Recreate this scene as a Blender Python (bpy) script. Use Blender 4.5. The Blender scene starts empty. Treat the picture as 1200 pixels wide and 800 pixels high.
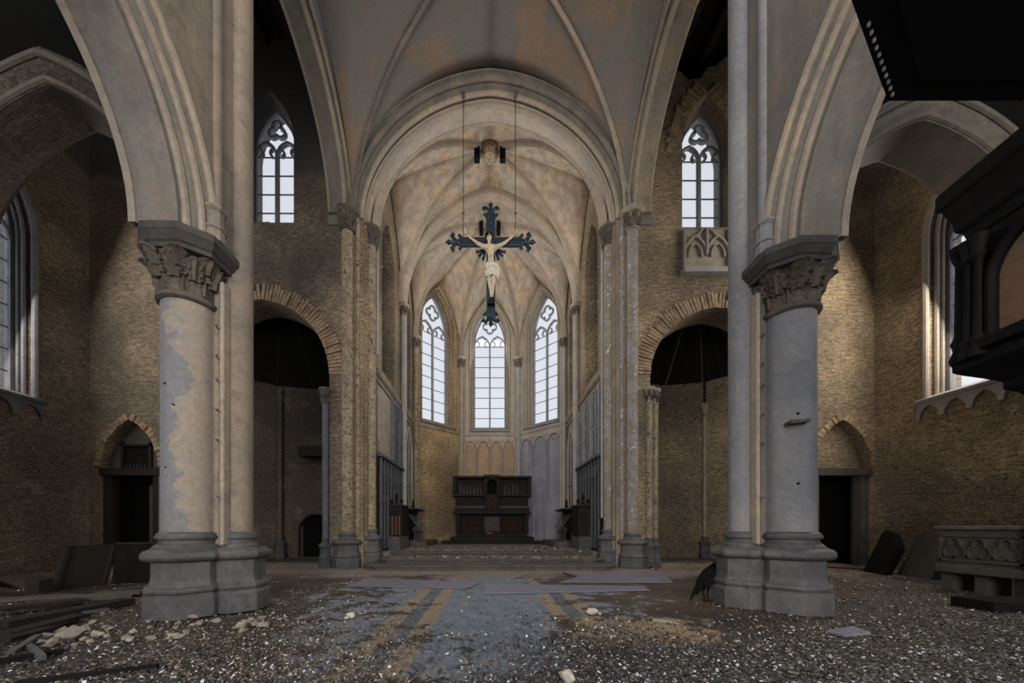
import bpy, bmesh, math, random
import numpy as np
from mathutils import Vector, Matrix
from mathutils.geometry import tessellate_polygon
PI = math.pi
random.seed(7)
R = random.random
def U(a, b): return a + (b - a) * random.random()
S = bpy.context.scene
COL = S.collection

# ------------------------------------------------------------------ camera, sky, light, exposure
cam = bpy.data.cameras.new('camera')
cam.sensor_width = 36.0; cam.lens = 12.0
cam.shift_x = 26 / 1200.0; cam.shift_y = 217 / 1200.0
cam.clip_start = 0.05; cam.clip_end = 200
camo = bpy.data.objects.new('camera', cam); COL.objects.link(camo)
camo.location = (0, 0, 1.3); camo.rotation_euler = (PI / 2, 0, 0)
S.camera = camo
S.view_settings.view_transform = 'Standard'; S.view_settings.look = 'None'
S.view_settings.gamma = 1.0; S.view_settings.use_curve_mapping = False
S.view_settings.exposure = 0.15
W = bpy.data.worlds.new('sky'); S.world = W; W.use_nodes = True
bg = W.node_tree.nodes['Background']
bg.inputs[0].default_value = (0.87, 0.915, 1.0, 1); bg.inputs[1].default_value = 0.84
def area(name, loc, target, sx, sy, power, col):
    l = bpy.data.lights.new(name, 'AREA'); l.shape = 'RECTANGLE'; l.size = sx; l.size_y = sy
    l.energy = power; l.color = col
    o = bpy.data.objects.new(name, l); COL.objects.link(o); o.location = loc
    o.rotation_euler = (Vector(target) - Vector(loc)).to_track_quat('-Z', 'Y').to_euler()
    return o
# added warm fill lamp behind the camera for vault and piers; no window modelled
area('west_fill_light', (0, -13, 7.0), (0, 8, 6.0), 8, 9, 1900, (1.0, 0.90, 0.77))
# daylight of the transept end windows and of the choir side windows
area('choir_window_light', (-3.2, 13.6, 10.0), (3.5, 15, 11.5), 1.3, 4, 140, (1.0, 0.93, 0.84))
area('choir_window_light', (3.2, 13.6, 10.0), (-3.5, 15, 11.5), 1.3, 4, 140, (1.0, 0.93, 0.84))
area('apse_window_light', (0, 20.0, 10.2), (0, 12, 13.0), 1.8, 5, 110, (0.95, 0.96, 1.0))
area('transept_window_light', (-12.2, 8.4, 8.6), (-6, 10, 6), 2.5, 7, 170, (1.0, 0.93, 0.84))
area('transept_window_light', (11.8, 8.4, 8.6), (6, 10, 6), 2.5, 7, 300, (1.0, 0.92, 0.8))

# ------------------------------------------------------------------ materials
def newmat(name):
    m = bpy.data.materials.new(name); m.use_nodes = True
    nt = m.node_tree; b = nt.nodes['Principled BSDF']
    return m, nt, b
def N(nt, t, **kw):
    n = nt.nodes.new(t)
    for k, v in kw.items():
        if k in n.inputs: n.inputs[k].default_value = v
        else: setattr(n, k, v)
    return n
def c4(c): return (c[0], c[1], c[2], 1)
def coords(nt, kind='Object'):
    if kind == 'UV': return N(nt, 'ShaderNodeTexCoord').outputs['UV']
    return N(nt, 'ShaderNodeNewGeometry').outputs['Position']
def noise(nt, vec, scale, detail=4, rough=0.6, dist=0):
    n = N(nt, 'ShaderNodeTexNoise'); n.inputs['Scale'].default_value = scale
    n.inputs['Detail'].default_value = detail; n.inputs['Roughness'].default_value = rough
    n.inputs['Distortion'].default_value = dist
    nt.links.new(vec, n.inputs['Vector']); return n.outputs['Fac']
def ramp(nt, fac, a, b, ca=(0, 0, 0), cb=(1, 1, 1)):
    r = N(nt, 'ShaderNodeValToRGB'); e = r.color_ramp.elements
    e[0].position = a; e[0].color = c4(ca); e[1].position = b; e[1].color = c4(cb)
    nt.links.new(fac, r.inputs[0]); return r.outputs[0]
def mix(nt, fac, a, b, mode='MIX'):
    m = N(nt, 'ShaderNodeMix', data_type='RGBA', blend_type=mode)
    def put(s, v):
        if isinstance(v, (tuple, list)): s.default_value = c4(v)
        elif isinstance(v, (int, float)): s.default_value = v
        else: nt.links.new(v, s)
    put(m.inputs[0], fac); put(m.inputs[6], a); put(m.inputs[7], b)
    return m.outputs[2]
def bump(nt, b, h, strength, dist):
    n = N(nt, 'ShaderNodeBump'); n.inputs['Strength'].default_value = strength; n.inputs['Distance'].default_value = dist
    nt.links.new(h, n.inputs['Height']); nt.links.new(n.outputs[0], b.inputs['Normal'])
def stretch(nt, vec, s):
    m = N(nt, 'ShaderNodeMapping'); m.inputs['Scale'].default_value = s; nt.links.new(vec, m.inputs[0]); return m.outputs[0]

def brick_mat(name, c1, c2, mortar, dark, pale=(0.35, 0.30, 0.24), soot=0.45, top=None, holes=True, speck=(0.62, 0.55, 0.44)):
    m, nt, b = newmat(name)
    uv = coords(nt, 'UV'); pos = coords(nt)
    br = N(nt, 'ShaderNodeTexBrick'); nt.links.new(uv, br.inputs['Vector'])
    br.inputs['Scale'].default_value = 1.0
    br.inputs['Brick Width'].default_value = 0.23; br.inputs['Row Height'].default_value = 0.078
    br.inputs['Mortar Size'].default_value = 0.011; br.inputs['Mortar Smooth'].default_value = 0.3
    br.inputs['Color1'].default_value = c4(c1); br.inputs['Color2'].default_value = c4(c2); br.inputs['Mortar'].default_value = c4(mortar)
    col = br.outputs[0]
    n1 = noise(nt, stretch(nt, uv, (1, 2.6, 1)), 5.5, 6, 0.78)
    col = mix(nt, 0.9, col, ramp(nt, n1, 0.36, 0.64, (0.30, 0.28, 0.26), (1.6, 1.56, 1.5)), 'MULTIPLY')
    n0 = noise(nt, pos, 0.28, 4, 0.6)
    col = mix(nt, 0.9, col, ramp(nt, n0, 0.38, 0.60, (0.50, 0.49, 0.50), (1.15, 1.12, 1.05)), 'MULTIPLY')
    n2 = noise(nt, pos, 0.55, 5, 0.65)
    col = mix(nt, ramp(nt, n2, soot, soot + 0.22, (0.9, 0.9, 0.9), (0, 0, 0)), col, mix(nt, 0.5, dark, col, 'MIX'))
    n3 = noise(nt, pos, 1.1, 5, 0.7)
    col = mix(nt, ramp(nt, n3, 0.60, 0.70), col, mix(nt, 0.45, pale, col))
    h = br.outputs['Fac']
    if holes:
        n4 = noise(nt, stretch(nt, uv, (1, 1.9, 1)), 7.5, 3, 0.6)
        hole = ramp(nt, n4, 0.655, 0.685)
        col = mix(nt, hole, col, (0.02, 0.017, 0.014))
        n5 = noise(nt, pos, 26, 3, 0.7)
        col = mix(nt, ramp(nt, n5, 0.56, 0.63), col, (0.05, 0.042, 0.033))
        n6 = noise(nt, pos, 21, 3, 0.7)
        col = mix(nt, ramp(nt, n6, 0.60, 0.67), col, speck)
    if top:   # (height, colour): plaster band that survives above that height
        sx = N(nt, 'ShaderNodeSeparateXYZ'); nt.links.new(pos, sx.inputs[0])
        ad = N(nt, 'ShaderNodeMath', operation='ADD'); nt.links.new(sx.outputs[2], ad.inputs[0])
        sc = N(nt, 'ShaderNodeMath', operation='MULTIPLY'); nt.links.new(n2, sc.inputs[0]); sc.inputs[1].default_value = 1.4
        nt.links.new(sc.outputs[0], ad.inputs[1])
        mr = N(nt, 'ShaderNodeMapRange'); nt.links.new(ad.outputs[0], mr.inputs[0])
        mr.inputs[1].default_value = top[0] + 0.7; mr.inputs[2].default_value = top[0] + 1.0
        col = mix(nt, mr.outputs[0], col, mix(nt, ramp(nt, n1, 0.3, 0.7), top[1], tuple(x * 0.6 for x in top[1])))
    nt.links.new(col, b.inputs['Base Color']); b.inputs['Roughness'].default_value = 0.9
    hh = N(nt, 'ShaderNodeMath', operation='SUBTRACT'); nt.links.new(n1, hh.inputs[0]); nt.links.new(h, hh.inputs[1])
    bump(nt, b, hh.outputs[0], 0.9, 0.03)
    return m
def plaster_mat(name, base, second, stain, sc=0.7, a=0.45, b_=0.6, fine=(0.75, 1.15), chips=None, streak=0.0, rough=0.8, chipv=0.62, loss=None):
    m, nt, b = newmat(name); pos = coords(nt)
    n1 = noise(nt, pos, sc, 6, 0.65, 0.3)
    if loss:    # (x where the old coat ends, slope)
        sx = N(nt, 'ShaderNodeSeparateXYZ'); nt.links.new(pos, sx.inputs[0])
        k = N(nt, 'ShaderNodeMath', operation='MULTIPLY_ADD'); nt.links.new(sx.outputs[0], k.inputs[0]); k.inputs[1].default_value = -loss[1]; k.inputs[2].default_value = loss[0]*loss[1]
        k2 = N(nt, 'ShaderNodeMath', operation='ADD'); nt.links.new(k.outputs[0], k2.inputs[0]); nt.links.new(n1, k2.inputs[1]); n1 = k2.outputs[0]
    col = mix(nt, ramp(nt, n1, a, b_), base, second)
    n2 = noise(nt, pos, sc * 3.1, 6, 0.7)
    col = mix(nt, ramp(nt, n2, 0.52, 0.72), col, stain)
    n3 = noise(nt, pos, 14, 5, 0.7)
    col = mix(nt, 0.8, col, ramp(nt, n3, 0.3, 0.7, (fine[0],) * 3, (fine[1],) * 3), 'MULTIPLY')
    if streak:
        n5 = noise(nt, stretch(nt, pos, (1, 1, 0.06)), 3.5, 4, 0.6)
        col = mix(nt, streak, col, ramp(nt, n5, 0.38, 0.62, (0.55, 0.54, 0.53), (1.2, 1.18, 1.15)), 'MULTIPLY')
    if chips:
        n4 = noise(nt, pos, 9, 5, 0.75)
        col = mix(nt, ramp(nt, n4, chipv, chipv + 0.03), col, chips)
    nt.links.new(col, b.inputs['Base Color']); b.inputs['Roughness'].default_value = rough
    bump(nt, b, n3, 0.5, 0.015)
    return m
def plain_mat(name, c, rough=0.6, metal=0.0, var=0.4, sc=9, bs=0.3, grain=None):
    m, nt, b = newmat(name); pos = coords(nt)
    v = stretch(nt, pos, grain) if grain else pos
    n = noise(nt, v, sc, 5, 0.65)
    nt.links.new(mix(nt, 1.0, c, ramp(nt, n, 0.3, 0.7, (1 - var,) * 3, (1 + var,) * 3), 'MULTIPLY'), b.inputs['Base Color'])
    b.inputs['Roughness'].default_value = rough; b.inputs['Metallic'].default_value = metal
    b.inputs['Specular IOR Level'].default_value = 0.2
    if bs: bump(nt, b, n, bs, 0.01)
    return m
def island_mat(name, cols, rough=0.7):
    m, nt, b = newmat(name)
    g = N(nt, 'ShaderNodeNewGeometry'); r = N(nt, 'ShaderNodeValToRGB'); r.color_ramp.interpolation = 'CONSTANT'
    e = r.color_ramp.elements
    while len(e) < len(cols): e.new(0.5)
    for i, (p, c) in enumerate(cols): e[i].position = p
    for i, (p, c) in enumerate(cols): e[i].color = c4(c)
    nt.links.new(g.outputs['Random Per Island'], r.inputs[0]); nt.links.new(r.outputs[0], b.inputs['Base Color'])
    b.inputs['Roughness'].default_value = rough
    return m
M = {}
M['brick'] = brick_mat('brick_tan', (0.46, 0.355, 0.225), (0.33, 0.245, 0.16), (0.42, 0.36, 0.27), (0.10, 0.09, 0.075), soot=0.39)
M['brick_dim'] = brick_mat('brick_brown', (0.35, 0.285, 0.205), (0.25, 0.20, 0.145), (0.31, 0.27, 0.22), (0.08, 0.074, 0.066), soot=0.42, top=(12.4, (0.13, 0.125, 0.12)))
M['brick_gold'] = brick_mat('brick_golden', (0.60, 0.44, 0.25), (0.45, 0.31, 0.17), (0.40, 0.32, 0.2), (0.14, 0.10, 0.07), soot=0.34)
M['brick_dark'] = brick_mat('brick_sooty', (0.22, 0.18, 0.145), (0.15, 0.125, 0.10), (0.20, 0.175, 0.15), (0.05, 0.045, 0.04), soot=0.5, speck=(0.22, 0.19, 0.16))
M['voussoir'] = plaster_mat('voussoir_brick', (0.42, 0.31, 0.19), (0.25, 0.17, 0.11), (0.1, 0.08, 0.06), 3, rough=0.9)
M['plaster_warm'] = plaster_mat('plaster_warm', (0.33, 0.262, 0.195), (0.23, 0.20, 0.17), (0.16, 0.14, 0.12), 0.9, 0.42, 0.6, streak=0.3)
M['plaster_grey'] = plaster_mat('plaster_grey', (0.225, 0.205, 0.18), (0.17, 0.16, 0.15), (0.29, 0.20, 0.14), 0.8, 0.42, 0.6, streak=0.3)
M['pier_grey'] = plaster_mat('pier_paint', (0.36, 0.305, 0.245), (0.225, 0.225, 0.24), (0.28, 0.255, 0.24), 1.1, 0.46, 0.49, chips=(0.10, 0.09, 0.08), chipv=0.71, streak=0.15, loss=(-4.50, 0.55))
M['pier_blue'] = plaster_mat('pier_paint_blue', (0.27, 0.27, 0.28), (0.22, 0.225, 0.24), (0.3, 0.28, 0.25), 0.8, 0.42, 0.56, chips=(0.42, 0.38, 0.32), chipv=0.69, streak=0.25)
M['base_stone'] = plaster_mat('base_bluestone', (0.085, 0.085, 0.09), (0.125, 0.12, 0.115), (0.055, 0.055, 0.055), 2.2, chips=(0.3, 0.28, 0.25), chipv=0.70, rough=0.6)
M['capital'] = plaster_mat('capital_stone', (0.10, 0.085, 0.068), (0.16, 0.13, 0.10), (0.06, 0.052, 0.045), 3.0, rough=0.8)
M['abacus'] = plaster_mat('abacus_stone', (0.05, 0.046, 0.043), (0.07, 0.064, 0.058), (0.035, 0.032, 0.03), 3.0, rough=0.7)
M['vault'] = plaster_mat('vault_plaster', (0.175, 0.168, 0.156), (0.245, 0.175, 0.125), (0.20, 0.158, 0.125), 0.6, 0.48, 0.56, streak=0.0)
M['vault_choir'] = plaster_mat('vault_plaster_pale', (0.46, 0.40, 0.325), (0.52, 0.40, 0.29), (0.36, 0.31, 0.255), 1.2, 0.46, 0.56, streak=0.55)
M['rib'] = plaster_mat('rib_stone', (0.34, 0.29, 0.235), (0.42, 0.34, 0.255), (0.25, 0.22, 0.19), 1.2)
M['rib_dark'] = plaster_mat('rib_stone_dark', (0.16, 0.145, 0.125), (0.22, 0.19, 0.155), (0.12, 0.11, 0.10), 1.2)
M['peel'] = plaster_mat('peeling_shaft', (0.27, 0.22, 0.165), (0.30, 0.285, 0.275), (0.20, 0.175, 0.15), 2.4, 0.46, 0.52, chips=(0.70, 0.69, 0.70), chipv=0.60)
M['rough_shaft'] = plaster_mat('bare_shaft', (0.42, 0.33, 0.22), (0.30, 0.24, 0.17), (0.12, 0.10, 0.08), 2.0, 0.42, 0.6, fine=(0.35, 1.4), chips=(0.08, 0.065, 0.05), chipv=0.56)
M['pale_stone'] = plaster_mat('pale_stone', (0.42, 0.40, 0.38), (0.36, 0.34, 0.32), (0.30, 0.27, 0.23), 1.5, streak=0.2)
M['apse_plaster'] = plaster_mat('apse_plaster', (0.46, 0.41, 0.34), (0.38, 0.35, 0.31), (0.42, 0.33, 0.25), 1.0, streak=0.2)
M['apse_blue'] = plaster_mat('apse_plaster_blue', (0.33, 0.33, 0.40), (0.27, 0.27, 0.33), (0.30, 0.28, 0.28), 1.0, streak=0.3)
M['apse_red'] = plaster_mat('apse_plaster_red', (0.42, 0.28, 0.19), (0.33, 0.23, 0.17), (0.45, 0.36, 0.26), 1.0)
M['tracery'] = plaster_mat('tracery_stone', (0.30, 0.30, 0.32), (0.24, 0.24, 0.26), (0.2, 0.19, 0.18), 2)
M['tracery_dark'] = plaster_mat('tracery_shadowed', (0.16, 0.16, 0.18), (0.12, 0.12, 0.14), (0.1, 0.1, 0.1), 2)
M['lead'] = plain_mat('lead_bar', (0.10, 0.105, 0.12), 0.6)
M['dark_wood'] = plain_mat('black_oak', (0.016, 0.0135, 0.012), 0.7, var=0.5, sc=4, grain=(1, 1, 8))
M['pulpit_wood'] = plain_mat('pulpit_oak', (0.006, 0.0055, 0.0055), 0.75, var=0.5, sc=4, grain=(6, 6, 1))
M['brown_wood'] = plain_mat('brown_oak', (0.13, 0.06, 0.03), 0.5, var=0.5, sc=4, grain=(6, 6, 1))
M['old_plank'] = plain_mat('weathered_plank', (0.11, 0.098, 0.088), 0.8, var=0.5, sc=5, grain=(2, 9, 9))
M['dark_plank'] = plain_mat('dark_plank', (0.028, 0.024, 0.022), 0.8, var=0.5, sc=5, grain=(2, 9, 9))
M['roof_board'] = plain_mat('roof_boards', (0.010, 0.009, 0.008), 0.9, var=0.5, sc=4)
M['black'] = plain_mat('black_and_unlit', (0.006, 0.006, 0.006), 0.95, var=0.3)  # near-black; also stands for unlit depth above aisle arches and in door openings
M['iron'] = plain_mat('blue_iron', (0.030, 0.048, 0.066), 0.4, 0.3, var=0.5, sc=14)
M['corpus'] = plain_mat('painted_corpus', (0.70, 0.58, 0.43), 0.5, var=0.35, sc=9)
M['hair'] = plain_mat('dark_hair', (0.05, 0.035, 0.025), 0.6)
M['cloth'] = plain_mat('pale_loincloth', (0.75, 0.69, 0.58), 0.6, var=0.4, sc=15)
M['feather'] = plain_mat('black_feather', (0.003, 0.003, 0.0035), 0.85, var=0.3, sc=30)
M['dove'] = plain_mat('grey_feather', (0.13, 0.13, 0.16), 0.6)
M['board_blue'] = plaster_mat('blue_grey_board', (0.20, 0.20, 0.27), (0.24, 0.235, 0.29), (0.16, 0.15, 0.17), 2.5, rough=0.45)
M['altar_red'] = plain_mat('faded_red_panel', (0.032, 0.016, 0.010), 0.8, var=0.9, sc=7)
M['step'] = plaster_mat('step_stone', (0.075, 0.07, 0.066), (0.11, 0.10, 0.09), (0.13, 0.11, 0.09), 2, chips=(0.3, 0.27, 0.23), chipv=0.66)
M['choir_floor'] = plaster_mat('choir_floor', (0.20, 0.18, 0.155), (0.14, 0.13, 0.12), (0.28, 0.24, 0.2), 2.4, chips=(0.5, 0.46, 0.4), chipv=0.62)
M['orange_paint'] = plaster_mat('orange_panel', (0.26, 0.155, 0.09), (0.19, 0.12, 0.08), (0.17, 0.12, 0.08), 1.5)
M['grey_stone'] = plaster_mat('carved_grey_stone', (0.06, 0.055, 0.05), (0.085, 0.077, 0.068), (0.06, 0.055, 0.05), 3)
M['rock'] = plaster_mat('broken_stone', (0.36, 0.31, 0.25), (0.26, 0.23, 0.19), (0.45, 0.40, 0.33), 6, rough=0.9)
M['pale_rock'] = plaster_mat('pale_plaster_lump', (0.6, 0.55, 0.47), (0.5, 0.44, 0.36), (0.38, 0.3, 0.22), 7)
M['red_paper'] = plain_mat('red_scrap', (0.35, 0.05, 0.04), 0.6)
M['chips'] = island_mat('rubble_chips', [(0, (0.05, 0.046, 0.044)), (0.40, (0.022, 0.02, 0.019)), (0.62, (0.10, 0.093, 0.087)), (0.85, (0.20, 0.195, 0.19)), (0.93, (0.75, 0.76, 0.82))], 0.55)  # last tone: bluish-white glints on the gravel, put into the chip colour
M['chips_warm'] = island_mat('warm_chips', [(0, (0.20, 0.15, 0.10)), (0.35, (0.09, 0.07, 0.05)), (0.55, (0.33, 0.25, 0.17)), (0.8, (0.5, 0.42, 0.32)), (0.93, (0.75, 0.7, 0.62))], 0.7)
M['niche_plaster'] = plaster_mat('niche_plaster', (0.40, 0.35, 0.27), (0.30, 0.26, 0.2), (0.25, 0.2, 0.15), 2)

def glass_mat():
    m, nt, b = newmat('old_glass')
    nt.nodes.remove(b); out = nt.nodes['Material Output']
    tr = N(nt, 'ShaderNodeBsdfTransparent'); tr.inputs[0].default_value = (0.985, 0.985, 0.985, 1)
    gl = N(nt, 'ShaderNodeBsdfGlossy'); gl.inputs['Roughness'].default_value = 0.15
    df = N(nt, 'ShaderNodeBsdfTranslucent'); df.inputs[0].default_value = (0.8, 0.82, 0.85, 1)
    m1 = N(nt, 'ShaderNodeMixShader'); m1.inputs[0].default_value = 0.07
    nt.links.new(tr.outputs[0], m1.inputs[1]); nt.links.new(df.outputs[0], m1.inputs[2])
    m2 = N(nt, 'ShaderNodeMixShader'); m2.inputs[0].default_value = 0.03
    nt.links.new(m1.outputs[0], m2.inputs[1]); nt.links.new(gl.outputs[0], m2.inputs[2])
    nt.links.new(m2.outputs[0], out.inputs[0]); return m
M['glass'] = glass_mat()

def floor_mat():
    m, nt, b = newmat('nave_floor'); pos = coords(nt)
    sx = N(nt, 'ShaderNodeSeparateXYZ'); nt.links.new(pos, sx.inputs[0])
    X, Y = sx.outputs[0], sx.outputs[1]
    def mth(op, a, b2, cl=False):
        n = N(nt, 'ShaderNodeMath', operation=op); n.use_clamp = cl
        for i, v in enumerate((a, b2)):
            if isinstance(v, (int, float)): n.inputs[i].default_value = v
            else: nt.links.new(v, n.inputs[i])
        return n.outputs[0]
    def band(v, c, w): return mth('LESS_THAN', mth('ABSOLUTE', mth('SUBTRACT', v, c), 0), w)
    big = noise(nt, pos, 0.8, 6, 0.65); fine = noise(nt, pos, 16, 6, 0.75); mid = noise(nt, pos, 3.2, 6, 0.7)
    paint = mix(nt, ramp(nt, mid, 0.35, 0.65), (0.15, 0.19, 0.245), (0.22, 0.255, 0.30))
    for c in (1.28, -1.08):
        paint = mix(nt, band(X, c, 0.13), paint, (0.12, 0.135, 0.165))
    for c in (1.03, -0.87, 1.5, -1.33):
        paint = mix(nt, band(X, c, 0.115), paint, (0.32, 0.245, 0.175))
    paint = mix(nt, ramp(nt, mid, 0.55, 0.70), paint, (0.34, 0.27, 0.2))
    dirt = mix(nt, ramp(nt, big, 0.4, 0.62), (0.05, 0.043, 0.037), (0.11, 0.078, 0.053))
    # the bare strip: |x| < 2 or so, frayed edge by noise
    d1 = mth('SUBTRACT', 1.0, mth('DIVIDE', mth('ABSOLUTE', mth('SUBTRACT', X, 0.1), 0), 2.6))
    d2 = mth('SUBTRACT', 1.0, mth('DIVIDE', mth('ABSOLUTE', mth('SUBTRACT', Y, 6.2), 0), 4.2))
    k = mth('ADD', mth('MULTIPLY', d1, 0.75), mth('MULTIPLY', d2, 0.5))
    left = mth('MULTIPLY', mth('SUBTRACT', 0, X), 0.07)
    k = mth('ADD', k, left)
    k = mth('ADD', k, mth('MULTIPLY', mth('SUBTRACT', big, 0.5), 2.4))
    k = mth('ADD', k, mth('MULTIPLY', mth('SUBTRACT', mid, 0.5), 1.6))
    k = mth('ADD', k, mth('MULTIPLY', mth('SUBTRACT', fine, 0.5), 0.7))
    col = mix(nt, ramp(nt, k, 0.52, 0.66), dirt, paint)
    # warm sand patch near the middle right
    p1 = mth('SUBTRACT', 1.0, mth('DIVIDE', mth('ABSOLUTE', mth('SUBTRACT', Y, 4.35), 0), 0.9))
    p2 = mth('SUBTRACT', 1.0, mth('DIVIDE', mth('ABSOLUTE', mth('SUBTRACT', X, 1.9), 0), 1.5))
    kk = mth('ADD', mth('MINIMUM', p1, p2), mth('MULTIPLY', mth('SUBTRACT', mid, 0.5), 2.0))
    col = mix(nt, ramp(nt, kk, 0.35, 0.6), col, (0.42, 0.31, 0.20))
    # dusty band before the steps
    q = mth('ADD', mth('MULTIPLY', mth('SUBTRACT', Y, 8.2), 0.8), mth('MULTIPLY', mth('SUBTRACT', big, 0.5), 3))
    col = mix(nt, ramp(nt, q, 0.2, 1.0), col, mix(nt, ramp(nt, mid, 0.4, 0.6), (0.30, 0.21, 0.14), (0.22, 0.205, 0.22)))
    col = mix(nt, 0.85, col, ramp(nt, fine, 0.3, 0.7, (0.5,) * 3, (1.45,) * 3), 'MULTIPLY')
    nt.links.new(col, b.inputs['Base Color']); b.inputs['Roughness'].default_value = 0.6
    bump(nt, b, fine, 0.8, 0.03)
    return m
M['floor'] = floor_mat()

# ------------------------------------------------------------------ helpers
def wl(o):
    p = Vector((0, 0, 0))
    while o is not None: p += o.location; o = o.parent
    return p
def tag(o, label=None, cat=None, group=None, kind=None):
    if label: o['label'] = label
    if cat: o['category'] = cat
    if group: o['group'] = group
    if kind: o['kind'] = kind
    return o
def empty(name, loc, label=None, cat=None, group=None, kind=None):
    o = bpy.data.objects.new(name, None); COL.objects.link(o); o.location = loc; o.empty_display_size = 0.1
    return tag(o, label, cat, group, kind)
class MB:
    def __init__(s): s.v = []; s.f = []
    def add(s, vs, fs):
        k = len(s.v); s.v += [tuple(v) for v in vs]; s.f += [tuple(k + i for i in f) for f in fs]; return s
    def box(s, x0, x1, y0, y1, z0, z1):
        return s.add([(x0,y0,z0),(x1,y0,z0),(x1,y1,z0),(x0,y1,z0),(x0,y0,z1),(x1,y0,z1),(x1,y1,z1),(x0,y1,z1)],
            [(0,3,2,1),(4,5,6,7),(0,1,5,4),(1,2,6,5),(2,3,7,6),(3,0,4,7)])
    def obox(s, o, ax, ay, az):     # oriented box by corner and three edge vectors
        o, ax, ay, az = map(Vector, (o, ax, ay, az))
        p = [o, o+ax, o+ax+ay, o+ay]; p += [q+az for q in p]
        return s.add(p, [(0,3,2,1),(4,5,6,7),(0,1,5,4),(1,2,6,5),(2,3,7,6),(3,0,4,7)])
    def loops(s, rings, cap0=True, cap1=True, closed=True):
        n = len(rings[0]); k = len(s.v)
        for r in rings: s.v += [tuple(p) for p in r]
        m = n if closed else n - 1
        for i in range(len(rings) - 1):
            for j in range(m):
                a = k + i*n + j; b = k + i*n + (j+1) % n
                s.f.append((a, b, b + n, a + n))
        if closed and cap0: s.f.append(tuple(k + j for j in reversed(range(n))))
        if closed and cap1: s.f.append(tuple(k + (len(rings)-1)*n + j for j in range(n)))
        return s
    def lathe(s, cx, cy, prof, n=24, rot=0.0, a0=0.0, a1=2*PI):
        full = abs(a1 - a0 - 2*PI) < 1e-6
        k = n if full else n + 1
        rings = []
        for r, z in prof:
            rings.append([(cx + r*math.cos(rot+a0+(a1-a0)*j/n), cy + r*math.sin(rot+a0+(a1-a0)*j/n), z) for j in range(k)])
        return s.loops(rings, closed=full)
    def tube(s, pts, r, n=8, r1=None):
        pts = [Vector(p) for p in pts]; rings = []
        for i, p in enumerate(pts):
            t = (pts[min(i+1, len(pts)-1)] - pts[max(i-1, 0)]).normalized()
            u = t.orthogonal().normalized() if i == 0 else (u - t*u.dot(t)).normalized()
            w = t.cross(u)
            rr = r if r1 is None else r + (r1 - r)*i/(len(pts)-1)
            if isinstance(r, (list, tuple)): rr = r[i]
            rings.append([p + u*rr*math.cos(2*PI*j/n) + w*rr*math.sin(2*PI*j/n) for j in range(n)])
        return s.loops(rings)
    def sweep(s, pts, nrm, prof, closed=False):
        # prof: (p along nrm, q along t x nrm)
        pts = [Vector(p) for p in pts]; nrm = Vector(nrm).normalized(); L = len(pts); rings = []
        for i, p in enumerate(pts):
            a = pts[(i-1) % L] if (closed or i > 0) else p
            c = pts[(i+1) % L] if (closed or i < L-1) else p
            t1 = (p - a).normalized() if (p-a).length > 1e-7 else None
            t2 = (c - p).normalized() if (c-p).length > 1e-7 else None
            t = ((t1 or t2) + (t2 or t1)).normalized()
            k = 1.0 / max(0.5, t.dot(t2 or t1))
            b = t.cross(nrm).normalized() * k
            rings.append([p + nrm*pp + b*qq for pp, qq in prof])
        if closed: rings.append(rings[0]); return s.loops(rings, False, False)
        return s.loops(rings)
    def prism(s, poly, z0, z1):
        return s.loops([[(x, y, z0) for x, y in poly], [(x, y, z1) for x, y in poly]])
    def build(s, name, mat, parent=None, smooth=False, uv=False, label=None, cat=None, group=None, kind=None, bevel=0, solid=0, subsurf=0):
        off = wl(parent) if parent is not None else Vector((0, 0, 0))
        vs = [(x-off.x, y-off.y, z-off.z) for x, y, z in s.v]
        me = bpy.data.meshes.new(name); me.from_pydata(vs, [], s.f); me.update()
        bm = bmesh.new(); bm.from_mesh(me); bmesh.ops.recalc_face_normals(bm, faces=bm.faces)
        if smooth:
            for f in bm.faces: f.smooth = True
            for e in bm.edges:
                if len(e.link_faces) == 2 and e.calc_face_angle(0) > 0.7: e.smooth = False
        if uv:
            ul = bm.loops.layers.uv.new('uv')
            for f in bm.faces:
                n = f.normal
                for lp in f.loops:
                    c = lp.vert.co + off
                    if abs(n.z) > 0.75: lp[ul].uv = (c.x, c.y)
                    else:
                        t = Vector((-n.y, n.x, 0)).normalized()
                        lp[ul].uv = (c.dot(t), c.z)
        bm.to_mesh(me); bm.free()
        if mat is not None: me.materials.append(M[mat] if isinstance(mat, str) else mat)
        o = bpy.data.objects.new(name, me); COL.objects.link(o)
        if parent is not None: o.parent = parent
        if bevel:
            b = o.modifiers.new('b', 'BEVEL'); b.width = bevel; b.segments = 2; b.limit_method = 'ANGLE'
        if solid:
            b = o.modifiers.new('s', 'SOLIDIFY'); b.thickness = solid; b.offset = 0
        if subsurf:
            b = o.modifiers.new('d', 'SUBSURF'); b.levels = subsurf; b.render_levels = subsurf
        tag(o, label, cat, group, kind)
        return o
def move_origin(o, loc):      # top-level mesh: origin to its base
    loc = Vector(loc); o.data.transform(Matrix.Translation(-loc)); o.location = loc; return o
def arch(a, z0, z1, n=14, c=0.0):
    """pointed arch from (c-a,z0) over (c,z1) to (c+a,z0)"""
    r = z1 - z0; pts = []
    if r >= a:
        Rr = (a*a + r*r) / (2*a); th = math.atan2(r, Rr - a)
        for i in range(n + 1):
            t = th*i/n; pts.append((-a + Rr - Rr*math.cos(t), z0 + Rr*math.sin(t)))
    else:
        # drop arch: shallow arc with a slight point
        for i in range(n + 1):
            t = PI/2*i/n; x = -a*math.cos(t); pts.append((x, z0 + r*(0.93*math.sin(t) + 0.07*(1 - abs(x)/a))))
    pts[-1] = (0.0, z1)
    return [(c+x, z) for x, z in pts] + [(c-x, z) for x, z in reversed(pts[:-1])]
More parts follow.
